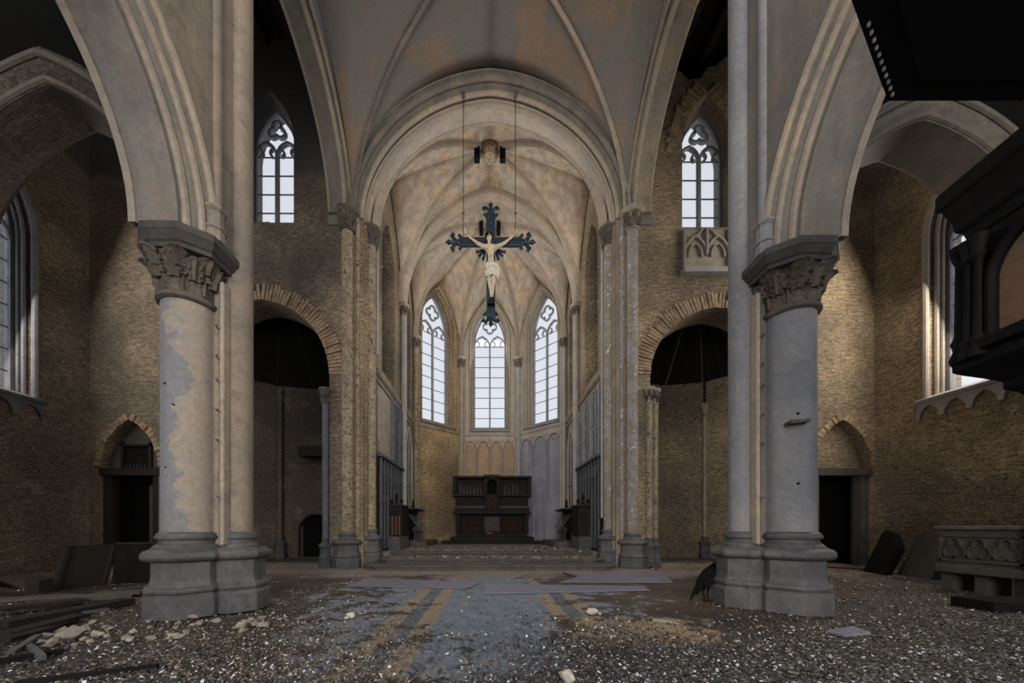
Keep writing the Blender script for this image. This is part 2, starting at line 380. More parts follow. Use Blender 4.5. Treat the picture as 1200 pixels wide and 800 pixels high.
class Frame:
    """wall frame: origin, U horizontal, N horizontal normal (towards the room)"""
    def __init__(s, o, u, n): s.o = Vector(o); s.u = Vector(u).normalized(); s.n = Vector(n).normalized()
    def p(s, u, z, d=0.0): return s.o + s.u*u + s.n*d + Vector((0, 0, z))
def wall(name, fr, outline, holes, thick, mat, parent=None, d0=0.0, **kw):
    """slab with holes: front at d0, back at d0-thick"""
    polys = [[Vector((u, z, 0)) for u, z in outline]] + [[Vector((u, z, 0)) for u, z in h] for h in holes]
    tris = tessellate_polygon(polys)
    flat = [(v.x, v.y) for p in polys for v in p]; n = len(flat)
    mb = MB(); mb.v = [tuple(fr.p(u, z, d0)) for u, z in flat] + [tuple(fr.p(u, z, d0-thick)) for u, z in flat]
    for t in tris: mb.f.append(tuple(t)); mb.f.append((t[2]+n, t[1]+n, t[0]+n))
    k = 0
    for p in polys:
        m = len(p)
        for i in range(m):
            a = k+i; b = k+(i+1) % m; mb.f.append((a, b, b+n, a+n))
        k += m
    return mb.build(name, mat, parent, uv=True, **kw)
def arched_hole(a, zb, z0, z1, c=0.0, n=12):
    return [(c-a, zb)] + arch(a, z0, z1, n, c) + [(c+a, zb)]
SQ = lambda w, d: [(-d/2, -w/2), (d/2, -w/2), (d/2, w/2), (-d/2, w/2)]
MOLD = lambda w, d: [(-d/2, -w/2), (d*0.2, -w/2), (d/2, -w*0.2), (d/2, w*0.2), (d*0.2, w/2), (-d/2, w/2)]

def gothic_window(name, fr, d, a, zb, z0, z1, rows, head='quatrefoil', bar='tracery', label=None, c=0.0, parent=None, thing=True):
    root = empty(name, fr.p(c, zb, d), kind='structure')
    # outer frame
    out = [(c-a, zb)] + arch(a, z0, z1, 14, c) + [(c+a, zb)]
    mb = MB(); mb.sweep([fr.p(u, z, d) for u, z in out], fr.n, SQ(0.09, 0.16), closed=True); mb.build('window_frame', bar, root)
    MB().obox(fr.p(c-0.045, zb, d-0.07), fr.u*0.09, fr.n*0.14, (0, 0, z0-zb+0.1)).build('mullion', bar, root)
    # lancet heads, one per light
    la = a/2; lz0 = z0 - 0.05; lz1 = lz0 + la*1.25
    for sgn in (-1, 1):
        mb = MB(); mb.sweep([fr.p(u, z, d) for u, z in arch(la*0.97, lz0, lz1, 9, c + sgn*la)], fr.n, SQ(0.07, 0.12))
        # cusps inside the lancet: two little lobes
        for q in (-1, 1):
            cc = c + sgn*la + q*la*0.62; zc = lz0 + la*0.30
            pts = [fr.p(cc - q*la*0.30*math.cos(t), zc + la*0.34*math.sin(t), d) for t in [PI*(k/6)-PI/2 for k in range(7)]]
            mb.sweep(pts, fr.n, SQ(0.05, 0.10))
        mb.build('lancet_head', bar, root)
    # foiled eye
    rz = lz0 + la*1.25; ez = rz + (z1 - rz)*0.40; er = a*0.40
    mb = MB(); nf = 4 if head == 'quatrefoil' else 3
    for k in range(nf):
        an = PI/2 + 2*PI*k/nf
        cx = c + er*0.56*math.cos(an); cz = ez + er*0.56*math.sin(an)
        lim = PI*(0.62 if nf == 4 else 0.72)
        pts = [fr.p(cx + er*0.52*math.cos(an + t), cz + er*0.52*math.sin(an + t), d) for t in [-lim + 2*lim*i/10 for i in range(11)]]
        mb.sweep(pts, fr.n, SQ(0.065, 0.12))
    mb.build('foiled_eye', bar, root)
    mb = MB()
    for sgn in (-1, 1):
        mb.obox(fr.p(c + sgn*a*0.30 - 0.03, rz - la*0.35, d-0.05), fr.u*0.06 + Vector((0, 0, 0)), fr.n*0.10, fr.u*(sgn*a*0.18) + Vector((0, 0, la*0.5)))
    mb.build('tracery_bar', bar, root)
    # saddle bars and panes
    h = (lz0 - zb)/rows
    for i in range(rows + 1):
        z = zb + h*i
        if i: MB().obox(fr.p(c-a, z-0.015, d-0.04), fr.u*2*a, fr.n*0.03, (0, 0, 0.03)).build('saddle_bar', 'lead', root)
        if i < rows:
            for sgn in (-1, 1):
                u0 = c + (0.045 if sgn > 0 else -a + 0.04); w = a - 0.085
                MB().obox(fr.p(u0, z+0.015, d-0.012), fr.u*w, fr.n*0.008, (0, 0, h-0.03)).build('pane', 'glass', root)
    hd = [(c-a+0.03, lz0+0.02)] + [(u*0.97 + c*0.03, z-0.03) for u, z in arch(a, z0, z1, 10, c)] + [(c+a-0.03, lz0+0.02)]
    mb = MB(); mb.loops([[fr.p(u, z, d-0.012) for u, z in hd], [fr.p(u, z, d-0.004) for u, z in hd]]); mb.build('head_pane', 'glass', root)
    return root

def octo(cx, cy, ap):   # octagon with faces axis aligned
    r = ap/math.cos(PI/8); return [(cx + r*math.cos(PI/8 + k*PI/4), cy + r*math.sin(PI/8 + k*PI/4)) for k in range(8)]
def oct_base(cx, cy, ap, z0, h, parent, shaft_r, mat='base_stone'):
    """two-stage octagonal base of plinth, string, dado, roll and a round ring under the shaft"""
    k = 1/math.cos(PI/8)
    P = [(1.0, 0), (1.0, .235), (.93, .265), (.91, .275), (.965, .295), (.98, .32), (.965, .345), (.90, .36), (.865, .39), (.835, .44), (.835, .645), (.93, .66), (1.0, .675), (1.045, .70), (1.045, .735), (.99, .765), (.88, .785), (.84, .80)]
    mb = MB(); mb.lathe(cx, cy, [(ap*k*r, z0+h*z) for r, z in P], 8, rot=PI/8)
    o = mb.build('base', mat, parent, bevel=0.008)
    rr = shaft_r
    mb = MB(); mb.lathe(cx, cy, [(rr*1.26, z0+h*.79), (rr*1.28, z0+h*.815), (rr*1.20, z0+h*.84), (rr*1.08, z0+h*.86), (rr*1.08, z0+h*.90), (rr*1.18, z0+h*.915), (rr*1.20, z0+h*.94), (rr*1.14, z0+h*.96), (rr*1.14, z0+h*.975), (rr*1.0, z0+h)], 28)
    mb.build('base_ring', mat, parent, smooth=True)
def leaf_mesh(w, h, curl):
    mb = MB(); nu, nv = 6, 9; rings = []
    for j in range(nv + 1):
        t = j/nv
        out = 0.02 + 0.10*t*h*0 + curl*(t**2.2); z = h*t
        if t > 0.75: z = h*(0.75 + 0.25*math.sin((t-.75)/.25*PI*0.8)*0.7); out = curl*(t**2.2) + 0.03*math.sin((t-.75)/.25*PI)
        wd = w*(0.55 + 0.45*math.sin(t*PI*0.9))*(1 + 0.28*math.sin(t*PI*6))
        if t > 0.9: wd *= 0.6
        rings.append([(out - 0.25*wd*abs(q/nu - .5)*2 + 0.02*math.cos((q/nu-.5)*PI*5), wd*(q/nu - .5), z) for q in range(nu + 1)])
    mb.loops(rings, closed=False)
    me_o = mb.build('leaf_source', 'capital', smooth=True); me = me_o.data; bpy.data.objects.remove(me_o); return me
LEAF = {}
def leaf_ring(parent, cx, cy, z, r, n, w, h, curl, phase=0.0, only=None):
    key = (round(w, 3), round(h, 3), round(curl, 3))
    if key not in LEAF: LEAF[key] = leaf_mesh(w, h, curl)
    off = wl(parent)
    for k in range(n):
        an = phase + 2*PI*k/n
        if only and not only(an): continue
        o = bpy.data.objects.new('leaf', LEAF[key]); COL.objects.link(o); o.parent = parent
        o.location = Vector((cx + r*math.cos(an), cy + r*math.sin(an), z)) - off
        o.rotation_euler = (0, 0, an)
        if 'leafsolid' not in LEAF: pass
        s = o.modifiers.new('s', 'SOLIDIFY'); s.thickness = 0.025
def small_capital(cx, cy, r, z0, h, parent, mat='capital', n_leaf=6, leaves=True, ab=1.9):
    mb = MB(); mb.lathe(cx, cy, [(r, z0), (r*1.22, z0+.01), (r*1.25, z0+h*.06), (r*1.05, z0+h*.10), (r*1.0, z0+h*.2), (r*1.1, z0+h*.5), (r*1.45, z0+h*.76), (r*1.5, z0+h*.8)], 16)
    cap = mb.build('capital', mat, parent, smooth=True)
    k = r/math.cos(PI/8)
    mb = MB(); mb.lathe(cx, cy, [(k*ab*.82, z0+h*.78), (k*ab*.95, z0+h*.85), (k*ab, z0+h*.88), (k*ab, z0+h)], 8, rot=PI/8); mb.build('abacus', mat, parent)
    if leaves:
        leaf_ring(cap, cx, cy, z0+h*.12, r*1.02, n_leaf, r*0.85, h*.36, r*.40)
        leaf_ring(cap, cx, cy, z0+h*.42, r*1.08, n_leaf, r*1.0, h*.40, r*.62, phase=PI/n_leaf)
    return cap
def shaft(cx, cy, r, z0, z1, parent, mat, name='shaft', n=24):
    return MB().lathe(cx, cy, [(r, z0), (r, z1)], n).build(name, mat, parent, smooth=True)

# ------------------------------------------------------------------ floor and steps
nv = 120
fmb = MB(); xs = np.linspace(-14.5, 14.5, 141); ys = np.linspace(-6, 15, 106)
from mathutils import noise as mn
def fz(x, y):
    # rubble hummocks near the piers and the sides
    return 0.035*mn.noise(Vector((x*0.9, y*0.9, 3))) * min(1, max(0, (abs(x) - 1.2)/2))
for y in ys:
    for x in xs: fmb.v.append((x, y, fz(x, y) - 0.01))
nx = len(xs)
for j in range(len(ys)-1):
    for i in range(nx-1): fmb.f.append((j*nx+i, j*nx+i+1, (j+1)*nx+i+1, (j+1)*nx+i))
floor = fmb.build('floor', 'floor', smooth=True, kind='structure')

def step(name, hw, y0, y1, z0, z1, ch, label=None, parent=None, cx=0.0):
    poly = [(cx-hw+ch, y0), (cx+hw-ch, y0), (cx+hw, y0+ch), (cx+hw, y1), (cx-hw, y1), (cx-hw, y0+ch)]
    mb = MB(); mb.prism(poly, z0, z1-0.05)
    nose = [(cx-hw+ch-.03, y0-.04), (cx+hw-ch+.03, y0-.04), (cx+hw+.04, y0+ch-.03), (cx+hw+.04, y1), (cx-hw-.04, y1), (cx-hw-.04, y0+ch-.03)]
    mb.prism(nose, z1-0.05, z1)
    return mb.build(name, 'step', parent, bevel=0.01)
st = empty('choir_steps', (0, 10.2, 0), 'three broad dark stone steps with chamfered corners, strewn with rubble, up to the choir', 'steps')
step('step', 3.95, 10.2, 11.3, -0.02, 0.14, 0.5, parent=st, cx=.02)
step('step', 3.6, 10.7, 12.3, 0.12, 0.28, 0.35, parent=st, cx=.02)
step('step', 3.5, 11.9, 12.6, 0.27, 0.416, 0.02, parent=st, cx=.05)
mb = MB(); mb.prism([(-4.2, 11.93), (4.2, 11.93), (4.2, 17.9), (1.8, 20.3), (-1.8, 20.3), (-4.2, 17.9)], 0.1, 0.41)
mb.build('floor_choir', 'choir_floor', kind='structure')

# ------------------------------------------------------------------ near piers of the nave arcade
def near_pier(sg, dx, dy, zoff, label, paint, paint2, capm='capital', second=True, hi=17.0):
    """all coordinates of the left pier; mirrored with sg=-1"""
    def X(x): return sg*x + dx
    def PY(y): return y + dy
    root = empty('nave_pier', (X(-4.5), PY(5.24), 0), label, 'pier')
    cx, cy = X(-4.57), PY(5.22); ap = 0.53; zt = 1.225
    oct_base(cx, cy, ap, 0, zt, root, 0.345)
    s2x, s2y = X(-4.05), PY(5.5)
    oct_base(s2x, s2y, 0.415, 0, zt, root, 0.22)
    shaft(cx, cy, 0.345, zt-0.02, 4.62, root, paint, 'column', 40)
    shaft(s2x, s2y, 0.20, zt-0.02, hi, root, paint2, 'respond_shaft', 28)
    # pilaster strip between the two shafts, and the wall core behind
    def xb(a, b): a, b = X(a), X(b); return (min(a, b), max(a, b))
    p = xb(-4.40, -4.145); MB().box(p[0], p[1], PY(5.22), PY(5.9), 0.02, hi).build('pilaster', 'plaster_warm' if sg > 0 else 'plaster_grey', root, bevel=0.02)
    p = xb(-4.085, -4.02); MB().box(p[0], p[1], PY(5.15), PY(5.30), 1.02, 5.0).build('fillet', 'rib', root, bevel=0.02)
    # capital: bell, leaves, abacus
    mb = MB(); mb.lathe(cx, cy, [(0.345, 4.58), (0.37, 4.585), (0.40, 4.61), (0.405, 4.64), (0.38, 4.67), (0.36, 4.69), (0.36, 4.80), (0.375, 4.95), (0.42, 5.10), (0.47, 5.18), (0.50, 5.24)], 36)
    cap = mb.build('capital', capm, root, smooth=True)
    fr_ = lambda an: True
    leaf_ring(cap, cx, cy, 4.70, 0.355, 10, 0.17, 0.24, 0.05, phase=0.2)
    leaf_ring(cap, cx, cy, 4.86, 0.37, 10, 0.20, 0.30, 0.16, phase=0.2 + PI/10)
    leaf_ring(cap, cx, cy, 5.00, 0.41, 8, 0.24, 0.22, 0.20, phase=PI/8)
    ab = [(-4.76, 4.62), (-4.25, 4.62), (-3.92, 4.86), (-3.92, 5.34), (-4.0, 5.85), (-4.8, 5.9), (-5.12, 5.6), (-5.12, 4.95)]
    def sc(pl, k):
        mx = sum(p[0] for p in pl)/len(pl); my = sum(p[1] for p in pl)/len(pl)
        return [(X(mx + (x-mx)*k), PY(my + (y-my)*k)) for x, y in pl]
    mb = MB(); prof = [(0.84, 5.18), (0.86, 5.23), (0.90, 5.25), (0.955, 5.31), (0.99, 5.345), (1.0, 5.35), (1.0, 5.44), (0.985, 5.455)]
    mb.loops([[(x, y, z) for x, y in sc(ab, k)] for k, z in prof]); mb.build('abacus', 'abacus', root)
    # slim wall shaft standing on the abacus, with a moulded foot
    wx, wy = X(-4.02), PY(5.0)
    mb = MB(); k = 1/math.cos(PI/8)
    mb.lathe(wx, wy, [(0.11*k, 5.45), (0.11*k, 5.60), (0.13*k, 5.615), (0.13*k, 5.635), (0.10*k, 5.66), (0.10*k, 5.86), (0.135*k, 5.90), (0.135*k, 5.93), (0.09*k, 5.97)], 8, rot=PI/8)
    mb.build('shaft_foot', paint2, root)
    shaft(wx, wy, 0.085, 5.95, hi, root, paint2, 'slim_shaft', 16)
    return root, cx, cy
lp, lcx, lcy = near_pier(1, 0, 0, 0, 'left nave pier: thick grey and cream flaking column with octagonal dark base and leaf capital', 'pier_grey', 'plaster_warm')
rp, rcx, rcy = near_pier(-1, 0.19, 0.23, 0, 'right nave pier: thick bluish grey painted column with octagonal dark base and leaf capital', 'pier_blue', 'pier_blue')
# wooden bracket and nail holes on the columns
def ring_hole(cx, cy, r, an, z, parent, s=0.03):
    p = Vector((cx + r*math.cos(an), cy + r*math.sin(an), z)); n = Vector((math.cos(an), math.sin(an), 0))
    MB().tube([p - n*0.02, p + n*0.006], s*0.5, 8).build('socket_hole', 'black', parent)
for an, z in ((-2.25, 3.35), (-2.2, 2.15), (-1.9, 3.05), (-1.85, 3.04)): ring_hole(lcx, lcy, .345, an + .45, z, lp, .035 if z > 3.2 else .025)
for an, z in ((-1.95, 3.0), (-1.95, 1.95)): ring_hole(rcx, rcy, .345, an, z, rp, .04)
bk = MB().obox((rcx-.32, rcy-.42, 2.83), (.22, -.07, 0), (.05, .18, 0), (0, 0, .045)).build('bracket', 'old_plank', rp)
# holdfast hooks on the pilasters
for sg, cx, dx, dy, pr in ((1, lcx, 0, 0, lp), (-1, rcx, .19, .23, rp)):
    for z in (1.75, 2.6, 3.05, 3.5, 3.85, 4.3):
        x = sg*(-4.13) + dx; y = 5.2 + dy
        MB().tube([(x, y, z), (x + sg*.03, y-.10, z+.012), (x + sg*.10, y-.14, z-.01)], .009, 6).build('hook', 'lead', pr)

# arcade walls with their arches, running towards the camera
def arcade(side, xa, dy, mat, matm, name):
    """xa: |x| of the aisle face and nave face"""
    xo, xi = xa       # aisle side, nave side
    sgn = -1 if side == 'left' else 1
    y1 = 4.66 + dy; y0 = y1 - 3.9; c = (y0+y1)/2; a = (y1-y0)/2
    fr = Frame((sgn*xi, 0, 0), (0, 1, 0), (-sgn, 0, 0))
    z0 = 5.45; z1 = 7.9
    outline = [(y0-1.3, z0), (y0-1.3, 17), (5.55+dy, 17), (5.55+dy, z0), (y1+0.0+0.36, z0)] + [(u, z) for u, z in reversed(arch(a+0.36, z0+.001, z1+0.38, 16, c))][0:] + []
    w = wall(name, fr, outline, [], abs(xo-xi), mat, kind='structure')
    # inner order: flat soffit band plus rolls on the nave edge
    pts = [fr.p(u, z, 0) for u, z in arch(a, z0, z1, 22, c)]
    def band(d0, d1, q0, q1):   # d measured from nave face into the room; q outwards from intrados
        return [(d0, -q0), (d1, -q0), (d1, -q1), (d0, -q1)]
    T = abs(xo-xi)
    bb = (pts[1]-pts[0]).cross(fr.n); g = -1 if bb.y < 0 else 1      # +q must point into the opening at the first springing
    MB().sweep(pts, fr.n, [(-T-.02, 0), (-.27, 0), (-.27, -g*.37), (-T-.02, -g*.37)]).build('arch_soffit', matm[0], w)
    for (dc, qc, r) in ((-.24, .10, .055), (-.12, .22, .05), (-.02, .33, .05)):
        MB().sweep(pts, fr.n, [(dc + r*math.cos(t), -g*(qc + r*math.sin(t))) for t in [2*PI*k/8 for k in range(8)]]).build('arch_roll', matm[1], w, smooth=True)
    MB().sweep(pts, fr.n, [(-.30, -g*.05), (-.16, -g*.16), (-.06, -g*.28), (-.01, -g*.40), (-.30, -g*.40)]).build('arch_hollow', matm[0], w)
    MB().sweep(pts, fr.n, [(-T-.06, g*.02), (-T+.04, g*.02), (-T+.04, -g*.08), (-T-.06, -g*.08)]).build('arch_fillet', matm[1], w)
    return w
arcade('left', (4.86, 3.99), 0, 'plaster_warm', ('plaster_grey', 'rib'), 'wall_arcade_left')
arcade('right', (5.06, 4.18), .23, 'plaster_grey', ('plaster_grey', 'rib'), 'wall_arcade_right')
# the next pier of each arcade, beside the camera
for sg, x, dy, lab in ((-1, -4.57, 0, 'left'), (1, 4.76, .23, 'right')):
    r0 = empty('nave_pier', (x, 0.15+dy, 0), 'plain round arcade pier beside the viewer on the %s of the nave' % lab, 'pier')
    oct_base(x, .15+dy, .53, 0, 1.225, r0, .345)
    shaft(x, .15+dy, .345, 1.2, 4.62, r0, 'pier_blue', 'column', 32)
    MB().lathe(x, .15+dy, [(.345, 4.6), (.4, 4.62), (.36, 4.7), (.40, 5.0), (.52, 5.2), (.6, 5.3), (.6, 5.46)], 16, rot=PI/16).build('capital', 'capital', r0)

# ------------------------------------------------------------------ aisle arches, unlit dark above as black slabs, transept
def aisle(side, x0, x1, y, mat, name, zap):
    sgn = -1 if side == 'left' else 1
    c = (x0+x1)/2; a = (x1-x0)/2
    fr = Frame((0, y, 0), (sgn, 0, 0), (0, -1, 0))
    mb = MB(); pts = [fr.p(u, z, 0) for u, z in arch(a, 5.5, zap, 22, c)]
    s = sgn
    # moulded band; outward direction depends on side
    prof = [(.10, 0), (-.55, 0), (-.66, .12), (-.66, .42), (.22, .42), (.22, .14)]
    b = (pts[1]-pts[0]).cross(fr.n); inw = Vector((fr.u.x, 0, 0)).dot(b) > 0
    prof = [(p, -q if inw else q) for p, q in prof]
    mb.sweep(pts, fr.n, prof)
    root = empty('aisle_arch', fr.p(c, 5.5, -.3), 'pointed %s across the %s aisle behind the pier' % ('brick arch with fallen plaster' if side == 'left' else 'moulded stone arch', side), 'arch', kind='structure')
    mb.build('arch_band', mat, root, uv=True)
    for q, d, r in ((.06, .12, .05), (.30, .24, .05)):
        MB().sweep(pts, fr.n, [(d + r*math.cos(t), (-(q + r*math.sin(t)) if inw else (q + r*math.sin(t)))) for t in [2*PI*k/8 for k in range(8)]]).build('arch_roll', 'rib_dark', root, smooth=True)
    out = [(x0-.45, 5.6)] + arch(a+.36, 5.55, zap+.40, 16, c) + [(x1+.4, 5.6), (x1+.4, 17), (x0-.45, 17)]
    wall('wall_aisle_' + side, fr, out, [], .25, 'black', d0=-.10, kind='structure')  # near-black slab: the unlit dark above the arch put into its colour
    # outer spring: wall pier
    xx = sorted((sgn*(x1+.02), sgn*(x1+.4)))
    MB().box(xx[0], xx[1], y-.1, y+.12, 0, 5.55).build('trim_wall_pier_' + side, 'brick_dim', uv=True, kind='structure')
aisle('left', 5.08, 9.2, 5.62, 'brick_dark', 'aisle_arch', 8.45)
aisle('right', 5.28, 9.35, 5.85, 'rib_dark', 'aisle_arch', 8.15)
# aisle outer walls and roofs, returns of the transept
for side, sg, xw, xt, yb in (('left', -1, 9.6, 12.9, 5.6), ('right', 1, 9.75, 12.4, 5.85)):
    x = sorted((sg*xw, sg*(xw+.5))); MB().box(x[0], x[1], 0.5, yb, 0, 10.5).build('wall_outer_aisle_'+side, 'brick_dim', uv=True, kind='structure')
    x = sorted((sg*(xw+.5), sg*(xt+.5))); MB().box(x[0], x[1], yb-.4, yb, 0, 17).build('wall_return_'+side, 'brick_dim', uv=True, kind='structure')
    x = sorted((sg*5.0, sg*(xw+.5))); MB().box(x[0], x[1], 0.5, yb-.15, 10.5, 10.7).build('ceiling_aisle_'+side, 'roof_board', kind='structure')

# ------------------------------------------------------------------ east wall of the transept (y = 11)
def jag(x0, x1, z, amp, n):
    return [(x0 + (x1-x0)*i/n + U(-.1, .1)*(0 < i < n), z + U(-amp, amp)) for i in range(n+1)]
def east_wall(side):
    sgn = -1 if side == 'left' else 1
    xt = 12.9 if side == 'left' else 12.4
    fr = Frame((0, 11.0, 0), (sgn, 0, 0), (0, -1, 0))
    top = [(xt+.5, 17.0), (4.5, 17.0)] if side == 'left' else [(xt+.5, 16.9), (9.6, 16.9), (8.2, 16.6)] + [(7.9, 16.35), (7.6, 16.45), (7.3, 16.15), (7.0, 16.1), (6.8, 15.75), (6.4, 15.7), (6.1, 16.0), (5.6, 15.95), (5.3, 16.05), (4.5, 16.0)]
    chz = 8.6 if side == 'left' else 8.35
    ch = arched_hole(2.18, 0.05, 6.2, chz, 7.35, 16)
    winz = 0 if side == 'left' else -.15
    win = arched_hole(.80, 11.1+winz, 13.75+winz, 15.35+winz, 7.12 if side == 'left' else 7.0, 12)
    dx = 11.6 if side == 'left' else 11.35
    dr = arched_hole(.92, 0.05, 3.25, 4.75, dx, 10)
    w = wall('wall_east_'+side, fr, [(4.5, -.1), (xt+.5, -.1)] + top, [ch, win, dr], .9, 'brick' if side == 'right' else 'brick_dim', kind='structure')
    # rough brick voussoirs of the chapel arch, each a brick
    def voussoirs(c, a, z0, z1, t, n, d, par, w0=0.0):
        P = arch(a, z0, z1, n, c)
        sh = {}
        for i in range(len(P)-1):
            (u0, v0), (u1, v1) = P[i], P[i+1]
            m = Vector(((u0+u1)/2, (v0+v1)/2)); tn = Vector((u1-u0, v1-v0)); L = tn.length; tn.normalize()
            nn = Vector((-tn.y, tn.x))
            tt = t*U(.85, 1.08); jj = U(.02, .06)
            A = fr.p(m.x - tn.x*L*.43, m.y - tn.y*L*.43, -.04)
            MB().obox(A, fr.u*tn.x*L*.86 + Vector((0, 0, tn.y*L*.86)), fr.n*(.04+jj), fr.u*nn.x*tt + Vector((0, 0, nn.y*tt))).build('brick', 'voussoir', par)
    voussoirs(7.35, 2.18, 6.2, chz, .52, 34, 0, w)
    if side == 'right': voussoirs(7.0, .84, 13.5+winz, 15.4+winz, .5, 16, 0, w)
    voussoirs(dx, .92, 3.25, 4.75, .22, 12, 0, w)
    gothic_window('window_%d' % (1 if side == 'left' else 2), fr, -.45, .70, 11.2+winz, 13.75+winz, 15.15+winz, 4, 'trefoil', c=7.12 if side == 'left' else 7.0)
    # chapel behind the arch: polygonal brick shell, boards above
    rt = []
    for k in range(7):
        an = PI*k/6; rt.append((7.35 - 2.7*math.cos(an), 11.9 + 2.4*math.sin(an)))
    mb = MB(); ri = [[(sgn*x, y, z) for x, y in rt] for z in (0, 8.2)]
    ro = [[(sgn*(7.35 + (x-7.35)*1.12), 11.9 + (y-11.9)*1.12, z) for x, y in rt] for z in (8.2, 0)]
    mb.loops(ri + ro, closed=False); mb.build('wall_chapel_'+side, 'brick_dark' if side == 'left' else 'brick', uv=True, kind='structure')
    mb = MB(); cen = (sgn*7.35, 12.0, 10.2)
    base = [(sgn*(7.35 + (x-7.35)*1.03), 11.9 + (y-11.9)*1.03, 7.0 if side == 'left' else 7.15) for x, y in rt]
    rr = [[tuple(Vector(b).lerp(Vector(cen), t)) for b in base] for t in (0, .25, .5, .75, .97)]
    mb.loops(rr, closed=False); cb = mb.build('ceiling_chapel_'+side, 'roof_board', kind='structure', solid=.04)
    # bare timber ribs of the chapel roof, one by one
    for k in range(7):
        b = Vector(base[k]); t = Vector(cen)
        MB().tube([b, b.lerp(t, .95)], .05, 4).build('roof_rib', 'dark_plank' if side == 'left' else 'old_plank', cb)
    n = 6
    for k in range(n*3):
        f = (k+.5)/(n*3)*6; i = int(f); tt = f-i
        b = Vector(base[i]).lerp(Vector(base[i+1]), tt); t = Vector(cen)
        if side == 'right': MB().tube([b+Vector((0, -.03, 0)), b.lerp(t, .8)+Vector((0, -.03, 0))], .03, 4).build('roof_lath', 'dark_plank', cb)
    MB().prism([(sgn*x, y) for x, y in rt], -.05, 0.02).build('floor_chapel_'+side, 'base_stone', kind='structure')
    # jamb colonnettes of the chapel arch
    j = empty('chapel_jamb', (sgn*5.3, 11.0, 0), 'slender %s jamb shaft with foliage capital at the %s chapel arch' % ('grey' if side == 'left' else 'ochre peeling', side), 'column')
    mt = 'tracery_dark' if side == 'left' else 'rough_shaft'
    for (x, y, r) in ((5.30, 11.02, .10), (5.48, 11.35, .08)) if side == 'left' else ((5.12, 10.98, .10), (5.36, 11.1, .09), (5.52, 11.35, .07)):
        oct_base(sgn*x, y, r*1.9, 0, .95, j, r*1.05)
        shaft(sgn*x, y, r, .93, 5.30, j, mt, n=14)
        small_capital(sgn*x, y, r, 5.25, .50, j, 'capital' if side == 'left' else 'rib', 5, True, 1.9)
    # doorway: black void, frame, lintel, tympanum
    d = empty('door_%d' % (1 if side == 'left' else 2), fr.p(dx, 0, 0), kind='structure')
    MB().obox(fr.p(dx-.95, 0, -.9), fr.u*1.9, fr.n*.05, (0, 0, 4.9)).build('door_void', 'black', d)
    for s_ in (-1, 1): MB().obox(fr.p(dx + s_*.82 - .09, 0, -.88), fr.u*.18, fr.n*.6, (0, 0, 3.1)).build('door_unlit_strip', 'black', d)  # added black strips hide the brick reveals, painting the opening's darkness
    dm = 'dark_plank' if side == 'left' else 'base_stone'
    for s_ in (-1, 1): MB().obox(fr.p(dx + s_*.80 - .12, 0, -.35), fr.u*.24, fr.n*.3, (0, 0, 3.05)).build('door_jamb', dm, d, bevel=.01)
    MB().obox(fr.p(dx-.98, 2.95, -.38), fr.u*1.96, fr.n*.40, (0, 0, .24)).build('lintel', 'grey_stone' if side == 'right' else 'dark_plank', d, bevel=.01)
    if side == 'left':
        MB().obox(fr.p(dx-.42, 3.2, -.3), fr.u*.84, fr.n*.04, (0, 0, .75)).build('transom_pane', 'roof_board', d)
        for u in (-.5, .42): MB().obox(fr.p(dx+u, 3.19, -.3), fr.u*.08, fr.n*.12, (0, 0, .9)).build('transom_post', 'dark_plank', d)
        MB().obox(fr.p(dx-.5, 3.95, -.3), fr.u*1.0, fr.n*.12, (0, 0, .07)).build('transom_rail', 'dark_plank', d)
        wall('tympanum', fr, [(dx-.6, 4.0), (dx+.6, 4.0), (dx, 4.7)], [], .1, 'grey_stone', d, d0=-.25)
        for s_ in (-1, 1): MB().obox(fr.p(dx + s_*.7 - .18, 3.2, -.3), fr.u*.36, fr.n*.06, (0, 0, .8)).build('side_panel', 'grey_stone', d)
        MB().obox(fr.p(dx-.62, 0.05, -.25), fr.u*.14, fr.n*.1, (0, 0, 2.6)).build('door_stile', 'grey_stone', d)
        for k in range(7): MB().obox(fr.p(dx-.4+k*.125, 3.2, -.24), fr.u*.02, fr.n*.02, (0, 0, .15)).build('grille_bar', 'lead', d)
    else:
        wall('tympanum', fr, arched_hole(.90, 3.17, 3.25, 4.72, dx, 10), [], .15, 'brick', d, d0=-.30)
        MB().obox(fr.p(dx+.50, 0.0, -.2), fr.u*.34, fr.n*.1, (0, 0, 2.95)).build('door_reveal', 'grey_stone', d)
    return fr
frl = east_wall('left'); frr = east_wall('right')
# chapel: low dark opening on the left, rainwater pipe-like shaft on the right
fn = Frame((-7.1, 13.9, 0), (1, 0, 0), (0, -1, 0))
nb = empty('chapel_niche', (-7.1, 13.9, 0), 'low round-headed black opening at the back of the left chapel', 'niche')
wall('niche_ring', fn, [(-.95, 0.02)] + [(.95*-math.cos(t), 1.1 + .95*math.sin(t)) for t in [PI*k/12 for k in range(13)]] + [(.95, .02)], [[(-.72, .06)] + [(.72*-math.cos(t), 1.1 + .72*math.sin(t)) for t in [PI*k/12 for k in range(13)]] + [(.72, .06)]], .5, 'brick_dark', nb)
wall('niche_void', fn, [(-.72, .03)] + [(.72*-math.cos(t), 1.1 + .72*math.sin(t)) for t in [PI*k/12 for k in range(13)]] + [(.72, .03)], [], .08, 'black', nb, d0=-.3)
sh = empty('wall_box', (-6.6, 13.6, 4.4), 'small dark shelf fixed to the left chapel wall above the opening', 'shelf')
MB().box(-7.6, -6.2, 13.5, 13.85, 4.1, 4.5).build('shelf_body', 'dark_plank', sh)
MB().box(-6.2, -6.0, 13.5, 13.8, 4.2, 4.55).build('shelf_end', 'pale_rock', sh)
